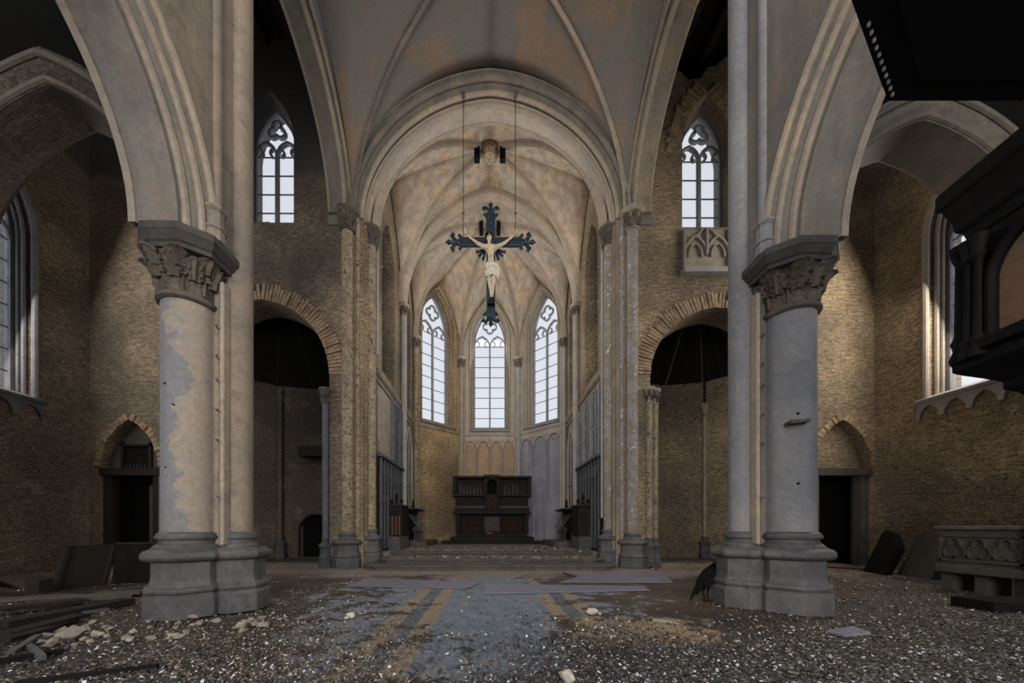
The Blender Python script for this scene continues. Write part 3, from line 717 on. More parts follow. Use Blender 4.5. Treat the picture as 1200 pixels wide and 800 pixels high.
for x, y, m, lb, tp in ((-8.45, 13.75, 'brick_dark', 'thin dark wall shaft in the left chapel', 6.9), (8.75, 13.9, 'rib', 'thin pale wall shaft rising in the right chapel', 6.9)):
    r0 = empty('wall_shaft', (x, y, 0), lb, 'column')
    oct_base(x, y, .2, 0, .9, r0, .10); shaft(x, y, .075, .88, 5.8 if x > 0 else tp, r0, m, n=12)
    if x > 0: MB().lathe(x, y, [(.08, 5.75), (.13, 5.8), (.10, 5.9), (.16, 6.2), (.17, 6.3)], 8).build('capital', 'rough_shaft', r0)
    if x > 0: MB().box(x-.03, x+.03, y-.03, y+.03, 6.25, 9.2).build('hanging_pole', 'dark_plank', r0)
# blind tracery panel under the right high window
bp = empty('blind_tracery', (6.95, 10.97, 9.4), 'carved blind tracery panel set in brick under the right high window', 'panel')
fp = Frame((6.95, 11.0, 0), (1, 0, 0), (0, -1, 0))
wall('panel_ground', fp, [(-.75, 9.55), (.75, 9.55), (.75, 10.85), (-.75, 10.85)], [], .05, 'niche_plaster', bp, d0=.03)
mb = MB()
for s_ in (-1, 1):
    mb.sweep([fp.p(u, z, .06) for u, z in arch(.36, 10.0, 10.6, 8, s_*.36)], fp.n, SQ(.05, .08))
    mb.sweep([fp.p(s_*.36+u*.6, z-.15, .06) for u, z in arch(.36, 10.1, 10.5, 8, 0)], fp.n, SQ(.04, .07))
    mb.sweep([fp.p(s_*.36, 10.55, .06), fp.p(s_*.36*.3, 10.85, .06)], fp.n, SQ(.05, .07))
for u in (-.72, 0, .72): mb.obox(fp.p(u-.03, 9.55 if u else 10.0, .03), fp.u*.06, fp.n*.09, (0, 0, 1.3 if u else .85))
mb.build('panel_tracery', 'pale_stone', bp)
MB().obox(fp.p(-.8, 9.38, -.02), fp.u*1.6, fp.n*.22, (0, 0, .17)).build('panel_sill', 'pale_stone', bp, bevel=.02)
MB().box(4.5, 12.9, 11.91, 12.0, 15.52, 17.0).build('wall_attic_right', 'roof_board', kind='structure')
# transept ceilings of dark boards and beams
for side, sg, xt, ya in (('left', -1, 12.9, 5.6), ('right', 1, 12.4, 5.85)):
    x = sorted((sg*4.9, sg*(xt+.5)))
    c = MB().box(x[0], x[1], ya, 12.15, 17.0, 17.2).build('ceiling_transept_'+side, 'roof_board', kind='structure')
    for k in range(9):
        xx = x[0] + (x[1]-x[0])*(k+.5)/9
        MB().box(xx-.12, xx+.12, ya+.05, 11.85, 16.75, 17.02).build('beam', 'dark_plank', c)

# ------------------------------------------------------------------ transept outer walls with tall windows
def side_wall(side, xw, y0, y1, wn):
    sgn = -1 if side == 'left' else 1
    fr = Frame((xw, 0, 0), (0, 1, 0), (-sgn, 0, 0))
    a = .95; c = 8.75 if side == 'right' else 8.62
    z0, z1 = 9.4, 11.7
    if side == 'left': a = 1.05
    hole = arched_hole(a, 4.95, z0, z1, c, 14)
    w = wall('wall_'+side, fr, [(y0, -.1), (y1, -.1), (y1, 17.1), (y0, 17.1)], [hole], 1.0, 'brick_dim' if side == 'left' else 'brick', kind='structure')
    gothic_window(wn, fr, -.62, a-.06, 5.05, z0, z1-.08, 7, 'quatrefoil', c=c)
    # jamb mouldings
    o = [(c-a-.04, 4.95)] + arch(a+.04, z0, z1+.05, 16, c) + [(c+a+.04, 4.95)]
    for d, q, r in ((.02, 0, .07), (-.22, -.06, .05), (-.40, -.05, .04)):
        oo = [(c-a-.04-q*0, 4.95)]
        MB().sweep([fr.p(u, z, d) for u, z in ([(c-a-q, 4.95)] + arch(a+q, z0, z1+q, 16, c) + [(c+a+q, 4.95)])], fr.n, [(r*math.cos(t), r*math.sin(t)) for t in [2*PI*k/8 for k in range(8)]]).build('jamb_roll', 'apse_plaster' if side == 'right' else 'tracery', w, smooth=True)
    # sill and little blind arcade under it
    s = empty('window_sill', fr.p(c, 4.5, 0), 'sloped stone sill on a row of small arches under the %s side window' % side, 'sill')
    MB().loops([[fr.p(u, z, d) for z, d in ((4.82, -.05), (4.82, .12), (4.90, .14), (5.0, -.05))] for u in (c-a-.15, c+a+.2)]).build('sill', 'pale_stone' if side == 'right' else 'tracery_dark', s)
    n = 4
    for k in range(n):
        uc = c - a - .1 + (2*a+.25)*(k+.5)/n
        wd = (2*a+.25)/n/2
        ol = [(uc-wd, 4.36), (uc-wd*.82, 4.36)] + arch(wd*.8, 4.40, 4.72, 8, uc) + [(uc+wd*.82, 4.36), (uc+wd, 4.36), (uc+wd, 4.83), (uc-wd, 4.83)]
        wall('arcade_unit', fr, ol, [], .06, 'pale_stone' if side == 'right' else 'tracery_dark', s, d0=.08)
    return w
side_wall('left', -12.9, 5.2, 11.0, 'window_3')
side_wall('right', 12.4, 5.2, 11.0, 'window_4')

# ------------------------------------------------------------------ vaults
def half_arc(p0, p1, n, bulge=None):
    """circular quarter-like arc in the vertical plane from springing p0 up to crown p1 (tangent vertical at p0 where possible)"""
    p0, p1 = Vector(p0), Vector(p1); h = Vector((p1.x-p0.x, p1.y-p0.y, 0)); a = h.length; r = p1.z-p0.z; h.normalize()
    pts = []
    if r >= a:
        Rr = (a*a + r*r)/(2*a); th = math.atan2(r, Rr-a)
        for i in range(n+1):
            t = th*i/n; pts.append(p0 + h*(Rr - Rr*math.cos(t)) + Vector((0, 0, Rr*math.sin(t))))
    else:
        for i in range(n+1):
            t = PI/2*i/n; pts.append(p0 + h*(a*(1-math.cos(t))) + Vector((0, 0, r*math.sin(t))))
    return pts
def cell(c0, c1, apex, boss, n=16, m=5, mb=None):
    mb = mb or MB()
    for c in (c0, c1):
        A = half_arc(c, apex, n); B = half_arc(c, boss, n)
        k = len(mb.v)
        for i in range(n+1):
            for j in range(m+1):
                t = j/m; p = A[i].lerp(B[i], t); p.z += 0.12*math.sin(PI*t)*(i/n)
                mb.v.append(tuple(p))
        for i in range(n):
            for j in range(m):
                q = k + i*(m+1) + j; mb.f.append((q, q+1, q+m+2, q+m+1))
    return mb
def rib(pts, r, mat, parent, name='rib', keel=1.5):
    pts = [Vector(p) for p in pts]
    d = pts[-1]-pts[0]; nr = Vector((-d.y, d.x, 0)).normalized()
    b = (pts[1]-pts[0]).normalized().cross(nr)
    hor = Vector((d.x, d.y, 0)).normalized(); s = -1 if b.dot(hor) > 0 else 1
    # profile: flat back at the web, rounded keel to the room (room is towards +hor at springing)
    pr = [(-r*1.5, s*-r*-.6), (-r*1.5, -s*0), (-r*.9, -s*r*.8), (-r*.5, -s*r*1.6), (0, -s*r*2.1*keel/1.5), (r*.5, -s*r*1.6), (r*.9, -s*r*.8), (r*1.5, 0), (r*1.5, s*r*.6)]
    return MB().sweep(pts, nr, pr).build(name, mat, parent, smooth=False)
ZS = 11.3
# crossing vault
cv = empty('ceiling', (0, 8.3, 16.0), kind='structure')
CL, CR, CNL, CNR = (-4.4, 10.95, ZS), (4.4, 10.95, ZS), (-4.05, 5.6, ZS), (4.25, 5.85, ZS)
boss = (0.05, 8.3, 16.2); 
for nm, a_, b_, ap_ in (('web_east', CL, CR, (0, 11.0, 15.95)), ('web_north', CL, CNL, (-4.25, 8.3, 14.3)), ('web_south', CR, CNR, (4.3, 8.4, 14.3)), ('web_west', CNL, CNR, (0.1, 5.7, 15.9))):
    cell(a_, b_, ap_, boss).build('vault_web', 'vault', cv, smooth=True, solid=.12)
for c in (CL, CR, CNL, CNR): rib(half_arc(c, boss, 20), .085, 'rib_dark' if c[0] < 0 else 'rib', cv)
MB().lathe(.05, 8.3, [(0.01, 15.8), (.22, 15.85), (.3, 15.95), (.3, 16.2)], 12).build('boss', 'rib', cv)

# side arches of the crossing (towards the transepts): stepped band with rolls
def crossing_arch(side, x, y0, y1, mat, z1):
    sgn = -1 if side == 'left' else 1
    fr = Frame((x, 0, 0), (0, 1, 0), (-sgn, 0, 0)); c = (y0+y1)/2; a = (y1-y0)/2
    P = arch(a, ZS, z1, 22, c); pts = [fr.p(u, z, 0) for u, z in P]
    b = (pts[1]-pts[0]).cross(fr.n); s = -1 if b.dot(Vector((0, 1, 0))) > 0 else 1
    root = empty('crossing_arch', fr.p(c, ZS, 0), 'tall pointed arch between the crossing and the %s transept' % side, 'arch', kind='structure')
    MB().sweep(pts, fr.n, [(-.75, 0), (-.20, 0), (-.12, s*.10), (-.02, s*.14), (.0, s*.6), (-.75, s*.6)]).build('arch_band', mat, root)
    for d, q, r in ((-.22, .02, .06), (-.06, .12, .06), (-.72, .03, .05)):
        MB().sweep(pts, fr.n, [(d + r*math.cos(t), s*(q + r*math.sin(t))) for t in [2*PI*k/8 for k in range(8)]]).build('arch_roll', 'rib', root, smooth=True)
    out = [(y0, ZS)] + arch(a+.35, ZS, z1+.4, 18, c)[1:-1] + [(y1, ZS), (y1+.1, ZS), (y1+.1, 17.2), (y0-.1, 17.2), (y0-.1, ZS)]
    out = [(y0-.6, ZS)] + arch(a+.35, ZS, z1+.4, 18, c) + [(y1+.6, ZS), (y1+.6, 17.3), (y0-.6, 17.3)]
    wall('wall_crossing_'+side, fr, out, [], .6, 'brick_dark', d0=-.1, kind='structure')
crossing_arch('left', -4.40, 5.85, 10.85, 'plaster_grey', 14.2)
crossing_arch('right', 4.38, 6.1, 10.85, 'plaster_warm', 14.2)

# chancel arch wall above the springing
fc = Frame((0, 10.95, 0), (1, 0, 0), (0, -1, 0))
A1 = arch(4.0, ZS, 15.25, 24)
out = [(-5.2, ZS-.3)] + [(-4.55, ZS-.3)] + arch(4.5, ZS, 15.75, 24) + [(4.55, ZS-.3), (5.2, ZS-.3), (5.2, 17.3), (-5.2, 17.3)]
wall('wall_chancel_arch', fc, out, [], .9, 'plaster_grey', kind='structure')
ca = empty('chancel_arch', (0, 11.2, ZS), 'great pointed moulded arch opening into the choir', 'arch', kind='structure')
p1 = [fc.p(u, z, 0) for u, z in A1]
b = (p1[1]-p1[0]).cross(fc.n); s = -1 if b.x > 0 else 1
MB().sweep(p1, fc.n, [(-.9, 0), (-.35, 0), (-.28, s*.12), (-.28, s*.58), (-.9, s*.58)]).build('arch_soffit', 'apse_plaster', ca)
MB().sweep(p1, fc.n, [(-.3, s*.12), (-.18, s*.16), (-.02, s*.34), (.08, s*.42), (.08, s*.62), (-.3, s*.62)]).build('arch_order', 'rib_dark', ca)
for d, q, r in ((-.34, .02, .07), (-.16, .17, .07), (.06, .38, .08), (.08, .58, .05), (-.86, .02, .06)):
    MB().sweep(p1, fc.n, [(d + r*math.cos(t), s*(q + r*math.sin(t))) for t in [2*PI*k/8 for k in range(8)]]).build('arch_roll', 'rib_dark' if d > -.1 else 'rib', ca, smooth=True)

# choir vault: one bay, then the apse
ZC = 11.2
ch = empty('ceiling_choir', (0, 15, 16), kind='structure')
a1, a2, b1, b2 = (-3.95, 11.6, ZC), (3.95, 11.6, ZC), (-3.95, 15.3, ZC), (3.95, 15.3, ZC)
bo1 = (0, 13.45, 16.3)
for p, q, ap_ in ((a1, a2, (0, 11.6, 15.7)), (b1, b2, (0, 15.3, 16.35)), (a1, b1, (-3.98, 13.45, 14.9)), (a2, b2, (3.98, 13.45, 14.9))):
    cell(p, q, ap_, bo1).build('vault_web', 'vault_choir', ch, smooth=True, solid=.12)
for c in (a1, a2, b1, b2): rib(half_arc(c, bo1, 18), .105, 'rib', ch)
MB().lathe(0, 13.45, [(.01, 15.75), (.24, 15.8), (.34, 15.95), (.34, 16.15), (.24, 16.3)], 10).build('boss', 'rough_shaft', ch)
for s_ in (-1, 1): MB().box(s_*.50-.11, s_*.50+.11, 13.2, 13.4, 15.55, 16.25).build('roof_hanger', 'black', ch)
# transverse arch between choir bay and apse
f2 = Frame((0, 15.3, 0), (1, 0, 0), (0, -1, 0)); p2 = [f2.p(u, z, 0) for u, z in arch(3.85, ZC, 16.1, 22)]
MB().sweep(p2, f2.n, [(-.28, s*.3), (-.28, 0), (-.15, s*-.10), (0, s*-.16), (.15, s*-.10), (.28, 0), (.28, s*.3)]).build('transverse_rib', 'rib', ch)
for d in (-.22, .22): MB().sweep(p2, f2.n, [(d + .05*math.cos(t), s*(-.03 + .05*math.sin(t))) for t in [2*PI*k/8 for k in range(8)]]).build('rib_roll', 'rib', ch, smooth=True)
D1, D2, E1, E2 = (-3.9, 17.8, ZC), (3.9, 17.8, ZC), (-1.68, 20.1, ZC), (1.68, 20.1, ZC)
bo2 = (0, 17.0, 16.3)
for p, q, ap_ in ((b1, b2, (0, 15.3, 16.35)), (b1, D1, (-3.95, 16.5, 14.2)), (b2, D2, (3.95, 16.5, 14.2)), (D1, E1, (-2.85, 19.0, 14.9)), (D2, E2, (2.85, 19.0, 14.9)), (E1, E2, (0, 20.15, 14.95))):
    cell(p, q, ap_, bo2).build('vault_web', 'vault_choir', ch, smooth=True, solid=.12)
for c in (b1, b2, D1, D2, E1, E2): rib(half_arc(c, bo2, 18), .09, 'rib', ch)
MB().lathe(0, 17.0, [(.01, 15.85), (.2, 15.9), (.28, 16.0), (.28, 16.3)], 10).build('boss', 'rough_shaft', ch)
for s_ in (-1, 1): MB().box(s_*.42-.1, s_*.42+.1, 16.6, 16.8, 15.6, 16.2).build('roof_hanger', 'black', ch)

# ------------------------------------------------------------------ crossing responds (bundles of shafts at the chancel arch)
def respond(side):
    sg = -1 if side == 'left' else 1
    lab = 'bundle of rough stripped shafts on stepped dark bases left of the choir steps' if side == 'left' else 'bundle of shafts with peeling white paint on dark bases right of the choir steps'
    r0 = empty('crossing_pier', (sg*4.55, 11.2, 0), lab, 'pier')
    m1, m2 = ('rough_shaft', 'rough_shaft') if side == 'left' else ('peel', 'peel')
    core = 'brick' if side == 'left' else 'plaster_warm'
    x = sorted((sg*4.05, sg*5.25)); MB().box(x[0], x[1], 11.25, 12.3, 0, 11.6).build('core', core, r0, uv=True)
    x = sorted((sg*4.12, sg*4.85)); MB().box(x[0], x[1], 11.12, 11.3, 0, 11.6).build('fillet_block', core, r0, uv=True)
    # main shaft to the crossing arch
    cx, cy = sg*4.60, 11.05
    oct_base(cx, cy, .43, 0, 1.12, r0, .23); shaft(cx, cy, .185, 1.1, 10.95, r0, m1)
    small_capital(cx, cy, .2, 10.8, .62, r0, 'capital' if side == 'left' else 'rib', 6)
    # inner shaft to the chancel arch
    cx, cy = sg*4.02, 11.55
    oct_base(cx, cy, .34, .14, 1.08, r0, .19); shaft(cx, cy, .16, 1.2, 10.85, r0, m2)
    small_capital(cx, cy, .17, 10.75, .58, r0, 'capital', 6)
    # thin shafts between and beside
    for x_, y_, r_ in ((4.30, 11.12, .075), (4.18, 11.25, .06), (4.88, 11.1, .085), (5.05, 11.2, .07)):
        if x_ > 4.8 and side == 'right' and False: continue
        shaft(sg*x_, y_, r_, .3, 11.5 if x_ < 4.5 else 11.3, r0, m2, 'slim_shaft', 12)
    oct_base(sg*4.98, 11.2, .24, 0, 1.02, r0, .12)
    # white painted pipe on the inner side
    MB().tube([(sg*3.86, 11.75, 1.6 if side == 'right' else 7.2), (sg*3.86, 11.75, 10.9)], .045, 8).build('painted_pipe', 'pale_stone', r0)
    for z in (6.0, 7.6, 9.0, 10.2): MB().tube([(sg*3.86, 11.75, z), (sg*3.70, 11.7, z+.02), (sg*3.66, 11.68, z-.02)], .015, 6).build('hook', 'pale_stone', r0)
    # impost block above the main capital
    x = sorted((sg*4.38, sg*5.1)); MB().box(x[0], x[1], 10.88, 11.4, 11.38, 13.0).build('impost', 'brick_dim' if side == 'left' else 'plaster_warm', r0, uv=True)
    return r0
respond('left'); respond('right')

# ------------------------------------------------------------------ choir side walls
def choir_wall(side):
    sg = -1 if side == 'left' else 1
    fr = Frame((sg*4.0, 0, 0), (0, 1, 0), (-sg, 0, 0))
    h1 = arched_hole(.85, 7.1, 11.6, 13.2, 13.5); h2 = arched_hole(.6, 7.1, 11.6, 12.9, 16.6)
    m = 'brick'
    w = wall('wall_choir_'+side, fr, [(11.9, 0), (17.85, 0), (17.85, 16.2), (11.9, 16.2)], [h1, h2], .9, m, kind='structure')
    n = 5 if side == 'left' else 7
    gothic_window('window_%d' % n, fr, -.7, .8, 7.1, 11.6, 13.1, 7, c=13.5)
    gothic_window('window_%d' % (n+1), fr, -.7, .55, 7.1, 11.6, 12.8, 7, c=16.6)
    # string course
    MB().loops([[fr.p(u, z, d) for z, d in ((6.62, 0), (6.68, .07), (6.74, .10), (6.80, .10), (6.90, 0))] for u in (11.9, 17.8)]).build('trim_string_'+side, 'plaster_warm', kind='structure')
    MB().loops([[fr.p(u, z, d) for z, d in ((6.42, 0), (6.44, .05), (6.50, .05), (6.52, 0))] for u in (11.9, 17.8)]).build('trim_band_'+side, 'plaster_warm', kind='structure')
    # bay shaft
    lab = {'left': 'left', 'right': 'right'}[side]
    c = empty('choir_shaft', (sg*3.86, 15.3, 0), 'tall slim pale shaft between the two bays of the %s choir wall' % lab, 'column')
    oct_base(sg*3.84, 15.3, .2, .41, .8, c, .13); shaft(sg*3.84, 15.3, .125, 1.2, 10.75, c, 'pale_stone', n=16); small_capital(sg*3.84, 15.3, .12, 10.7, .5, c, 'rib', 6)
    # blind pointed doorway in the second bay
    bd = empty('blind_doorway', fr.p(16.6, .45, 0), 'tall narrow pointed blind doorway at the far end of the %s choir wall' % lab, 'doorway')
    P = [(15.95, .45)] + arch(.65, 4.9, 6.1, 12, 16.6) + [(17.25, .45)]
    wall('door_ground', fr, P, [], .04, 'tracery_dark', bd, d0=.03)
    for q, d, r in ((0, .06, .06), (-.13, .05, .04)):
        MB().sweep([fr.p(u, z, d) for u, z in [(16.6-.65-q, .45)] + arch(.65+q, 4.9, 6.1+q, 12, 16.6) + [(16.6+.65+q, .45)]], fr.n, [(r*math.cos(t), r*math.sin(t)) for t in [2*PI*k/8 for k in range(8)]]).build('door_moulding', 'pale_stone', bd, smooth=True)
    MB().obox(fr.p(16.57, .45, .03), fr.u*.06, fr.n*.06, (0, 0, 5.2)).build('middle_post', 'pale_stone', bd)
    MB().obox(fr.p(15.98, 3.3, .03), fr.u*1.24, fr.n*.06, (0, 0, .08)).build('cross_rail', 'pale_stone', bd)
    # gothic stone screen applied to first bay above rail
    sc = empty('tracery_screen', fr.p(13.5, 3.9, 0), '%s tall grey stone tracery screen above the panelled dado on the %s choir wall' % (('partly lost', 'left') if side == 'left' else ('complete', 'right')), 'screen')
    y0 = 13.7 if side == 'left' else 12.1; y1 = 15.1
    if side == 'left':
        wall('bare_plaster', fr, [(12.1, 4.0), (13.7, 4.0), (13.7, 6.35), (12.1, 6.35)], [], .03, 'niche_plaster', sc, d0=.03)
    nl = 3 if side == 'left' else 6; wdt = (y1-y0)/nl
    tm = 'tracery_dark' if side == 'left' else 'tracery'
    wall('screen_ground', fr, [(y0, 3.9), (y1, 3.9), (y1, 6.4), (y0, 6.4)], [], .03, 'tracery_dark', sc, d0=.03)
    for k in range(nl+1):
        MB().obox(fr.p(y0+wdt*k-.04, 3.9, .02), fr.u*.08, fr.n*(.16 if k % 2 == 0 else .10), (0, 0, 2.5)).build('screen_post', tm, sc, bevel=.01)
    for k in range(nl):
        uc = y0+wdt*(k+.5)
        mb = MB()
        for z0_, z1_ in ((4.6, 5.0), (5.5, 5.95)):
            mb.sweep([fr.p(u, z, .07) for u, z in arch(wdt*.45, z0_, z1_, 6, uc)], fr.n, SQ(.05, .08))
            mb.sweep([fr.p(uc + wdt*.2*math.cos(t), z1_+.16 + wdt*.2*math.sin(t), .07) for t in [2*PI*j/8 for j in range(8)]], fr.n, SQ(.04, .07), closed=True)
        mb.build('screen_tracery', tm, sc)
    # timber dado with posts
    dd = empty('choir_dado', fr.p(13.5, .42, 0), 'dark carved oak panelling with gabled posts along the %s choir wall' % lab, 'panelling')
    MB().obox(fr.p(12.05, .45, .0), fr.u*3.1, fr.n*.08, (0, 0, 3.35)).build('panelling', 'dark_wood' if side == 'right' else 'dark_plank', dd)
    MB().obox(fr.p(12.0, 3.78, .0), fr.u*3.15, fr.n*.22, (0, 0, .12)).build('cornice', 'lead', dd, bevel=.02)
    for k in range(8):
        u = 12.15+k*.40
        MB().obox(fr.p(u, .5, .07), fr.u*.08, fr.n*.09, (0, 0, 3.3)).build('dado_post', 'lead', dd, bevel=.01)
        if k < 7:
            for za, zb_ in ((3.2, 3.5), (2.2, 2.45)): MB().sweep([fr.p(a_, z, .09) for a_, z in arch(.16, za, zb_, 5, u+.24)], fr.n, SQ(.04, .05)).build('dado_arch', 'tracery_dark', dd)
    # platform and stalls
    pf = empty('stall_platform', (sg*3.35, 14.8, .41), 'two-step stone platform under the stalls on the %s side of the choir' % lab, 'platform')
    x = sorted((sg*2.75, sg*3.98)); MB().box(x[0], x[1], 14.8, 18.2, .40, .53).build('lower_slab', 'step', pf, bevel=.01)
    x = sorted((sg*2.8, sg*3.98)); MB().box(x[0]-.0, x[1], 14.86, 18.2, .53, .64).build('upper_slab', 'step', pf, bevel=.01)
    se = empty('stall_end', (sg*3.7, 13.2, .42), 'carved gothic stall end with crest and three slender arches on the %s of the choir' % lab, 'stall')
    x = sorted((sg*3.4, sg*3.86)); MB().box(x[0], x[1], 13.0, 14.3, .41, .92).build('stall_block', 'step', se)
    x = sorted((sg*3.42, sg*3.84)); MB().box(x[0], x[1], 13.22, 14.2, .92, 2.1).build('stall_body', 'dark_wood', se)
    for k in range(3):
        xc = sg*(3.50+k*.13)
        MB().obox((xc-.03, 13.17, .98), (.06, 0, 0), (0, .06, 0), (0, 0, .75)).build('slender_panel', 'brown_wood' if side == 'left' else 'dark_plank', se)
        MB().sweep([(xc+u, 13.17, z) for u, z in arch(.065, 1.72, 1.9, 5)], (0, -1, 0), SQ(.025, .05)).build('stall_arch', 'dark_plank', se)
    mb = MB(); mb.box(x[0]-.04, x[1]+.04, 13.15, 14.22, 2.08, 2.17); mb.build('cornice', 'dark_plank', se, bevel=.01)
    for xx, hh in ((x[0]+.02, .22), ((x[0]+x[1])/2, .42), (x[1]-.02, .22)):
        MB().lathe(xx, 13.3, [(.03, 2.17), (.05, 2.17+hh*.2), (.03, 2.17+hh*.4), (.09, 2.17+hh*.55), (.05, 2.17+hh*.7), (.07, 2.17+hh*.8), (.01, 2.17+hh)], 6).build('finial', 'dark_wood', se)
    sl = empty('choir_stalls', (sg*3.7, 16.2, .64), 'row of dark misericord stalls with curved arms against the %s choir wall' % lab, 'stalls')
    x = sorted((sg*3.72, sg*3.86)); MB().box(x[0], x[1], 15.55, 17.5, .64, 2.1).build('stall_back', 'dark_wood', sl)
    x2 = sorted((sg*3.35, sg*3.86)); MB().box(x2[0], x2[1], 15.5, 17.55, 2.08, 2.15).build('hood', 'dark_plank', sl)
    MB().lathe(sg*3.5, 15.6, [(.04, 2.15), (.10, 2.25), (.04, 2.33), (.08, 2.42), (.01, 2.55)], 6).build('finial', 'dark_wood', sl)
    for k in range(5):
        yy = 15.6+k*.46
        MB().sweep([(sg*3.8, yy, .66), (sg*3.45, yy, .66), (sg*3.42, yy, 1.0), (sg*3.5, yy, 1.2), (sg*3.32, yy, 1.35), (sg*3.45, yy, 1.5), (sg*3.6, yy, 1.75), (sg*3.75, yy, 1.9)], (0, 1, 0), SQ(.03, .04)).build('stall_arm', 'tracery_dark' if side == 'left' else 'lead', sl)
        if k < 4: xs_ = sorted((sg*3.42, sg*3.8)); MB().box(xs_[0], xs_[1], yy+.05, yy+.41, 1.02, 1.07).build('seat', 'dark_wood', sl)
choir_wall('left'); choir_wall('right')

# ------------------------------------------------------------------ apse
def apse_facet(name, p, q, wn, mat_low, kind):
    p, q = Vector(p), Vector(q); u = (q-p).normalized(); L = (q-p).length
    n = Vector((u.y, -u.x, 0))
    if n.dot(Vector((0, 16, 0))-p) < 0: n = -n
    fr = Frame((p+q)/2, u, n)
    a = 1.1
    hole = arched_hole(a, 7.0, 12.3, 14.5, 0, 14)
    w = wall(name, fr, [(-L/2-.2, 0), (L/2+.2, 0), (L/2+.2, 16.4), (-L/2-.2, 16.4)], [hole], .75, 'brick_gold' if kind == 'brick' else 'apse_plaster', kind='structure')
    gothic_window(wn, fr, -.6, .94, 7.25, 12.25, 14.35, 8, 'quatrefoil', bar='tracery')
    rm = 'apse_plaster' if kind != 'brick' else 'brick_gold'
    # stone surround
    for qq, d, r in ((.06, .03, .06), (-.06, -.2, .045), (-.1, -.4, .04)):
        MB().sweep([fr.p(u_, z, d) for u_, z in [(-a-qq, 7.0)] + arch(a+qq, 12.3, 14.5+qq, 14) + [(a+qq, 7.0)]], fr.n, [(r*math.cos(t), r*math.sin(t)) for t in [2*PI*k/8 for k in range(8)]]).build('jamb_roll', 'rough_shaft' if kind == 'brick' else 'rib', w, smooth=True)
    MB().loops([[fr.p(u_, z, d) for z, d in ((6.85, -.05), (6.9, .10), (7.0, .12), (7.24, -.5), (7.0, -.6))] for u_ in (-a-.08, a+.08)]).build('sill', 'tracery' if kind != 'brick' else 'plaster_warm', w)
    hl = L/2-.12
    MB().loops([[fr.p(u_, z, d) for z, d in ((6.62, 0), (6.68, .06), (6.76, .08), (6.84, 0))] for u_ in (-hl, hl)]).build('string_course', 'rough_shaft' if kind == 'brick' else 'apse_plaster', w)
    if kind != 'brick':
        ar = empty('blind_arcade', fr.p(0, 0.42, 0), 'blind arcade of thin colonnettes on %s plaster in the apse' % ('reddish' if kind == 'centre' else 'pale blue-grey'), 'arcade')
        gm = 'apse_red' if kind == 'centre' else 'apse_blue'
        n_ = 4 if kind == 'centre' else 3; wd = (2*hl-.2)/n_
        wall('arcade_ground', fr, [(-hl+.05, .45), (hl-.05, .45), (hl-.05, 6.4), (-hl+.05, 6.4)], [], .03, gm, ar, d0=.03)
        for k in range(n_+1):
            uu = -hl+.1+wd*k
            o = MB(); c3 = fr.p(uu, 0, .09)
            o.lathe(c3.x, c3.y, [(.09, .43), (.09, .9), (.055, .95), (.05, 5.6), (.09, 5.68), (.06, 5.72), (.10, 5.9), (.11, 5.98)], 10); o.build('colonnette', 'rib' if kind == 'centre' else 'apse_blue', ar, smooth=True)
        for k in range(n_):
            uc = -hl+.1+wd*(k+.5); mb = MB()
            mb.sweep([fr.p(u_, z, .08) for u_, z in arch(wd*.46, 5.95, 6.35, 8, uc)], fr.n, SQ(.07, .10))
            for s_ in (-1, 1): mb.sweep([fr.p(uc+s_*wd*.30+wd*.16*math.cos(t), 5.98+wd*.2*math.sin(t), .07) for t in [PI*j/6 for j in range(7)]], fr.n, SQ(.04, .07))
            mb.build('arcade_head', 'pale_stone', ar)
    return fr
apse_facet('wall_apse_left', (-4.0, 17.8, 0), (-1.68, 20.12, 0), 'window_9', 'brick', 'brick')
apse_facet('wall_apse_centre', (-1.68, 20.12, 0), (1.68, 20.12, 0), 'window_10', 'apse_red', 'centre')
apse_facet('wall_apse_right', (1.68, 20.12, 0), (4.0, 17.8, 0), 'window_11', 'apse_blue', 'blue')
for x, y, m, lab in ((-3.86, 17.78, 'rough_shaft', 'left outer'), (-1.66, 19.98, 'rib', 'left inner'), (1.66, 19.98, 'pale_stone', 'right inner'), (3.86, 17.78, 'pale_stone', 'right outer')):
    c = empty('apse_shaft', (x, y, .41), 'slim vault shaft with leaf capital, the %s corner of the apse' % lab, 'column')
    oct_base(x, y, .26, .41, .95, c, .17); shaft(x, y, .13, 1.3, 10.7, c, m, n=18); small_capital(x, y, .14, 10.55, .62, c, 'rib', 6)
    for s_ in (-1, 1): shaft(x + s_*.17, y + .03, .05, .9, 10.7, c, m, 'slim_shaft', 10)

# ------------------------------------------------------------------ altar
al = empty('altar', (0.05, 18.6, .41), 'black and dark brown high altar with stepped base, niches and central tabernacle in the apse', 'altar')
cx = .12; y0 = 17.9
for hw, ya, yb_, z0_, z1_ in ((2.62, 17.5, 18.8, .41, .56), (2.2, 17.8, 19.2, .56, .76), (1.86, 18.05, 19.4, .76, .94)):
    MB().box(cx-hw, cx+hw, ya, yb_, z0_, z1_).build('altar_step', 'dark_wood', al, bevel=.015)
MB().box(cx-1.85, cx+1.85, 18.9, 19.3, .94, 2.0).build('altar_front', 'dark_wood', al)
for s_ in (-1, 1): MB().box(cx+s_*1.86-.12, cx+s_*1.86+.12, 18.5, 19.2, .94, 2.02).build('altar_side', 'dark_wood', al, bevel=.02)
for k in (-1, 0, 1): MB().box(cx+k*1.05-.42, cx+k*1.05+.42, 18.86, 18.92, 1.05, 1.85).build('front_panel', 'altar_red' if k != 0 else 'grey_stone', al, bevel=.01)
for k in range(2): MB().box(cx-.55+k*1.1-.03, cx-.55+k*1.1+.03, 18.6, 18.9, .94, 2.02).build('front_post', 'dark_wood', al)
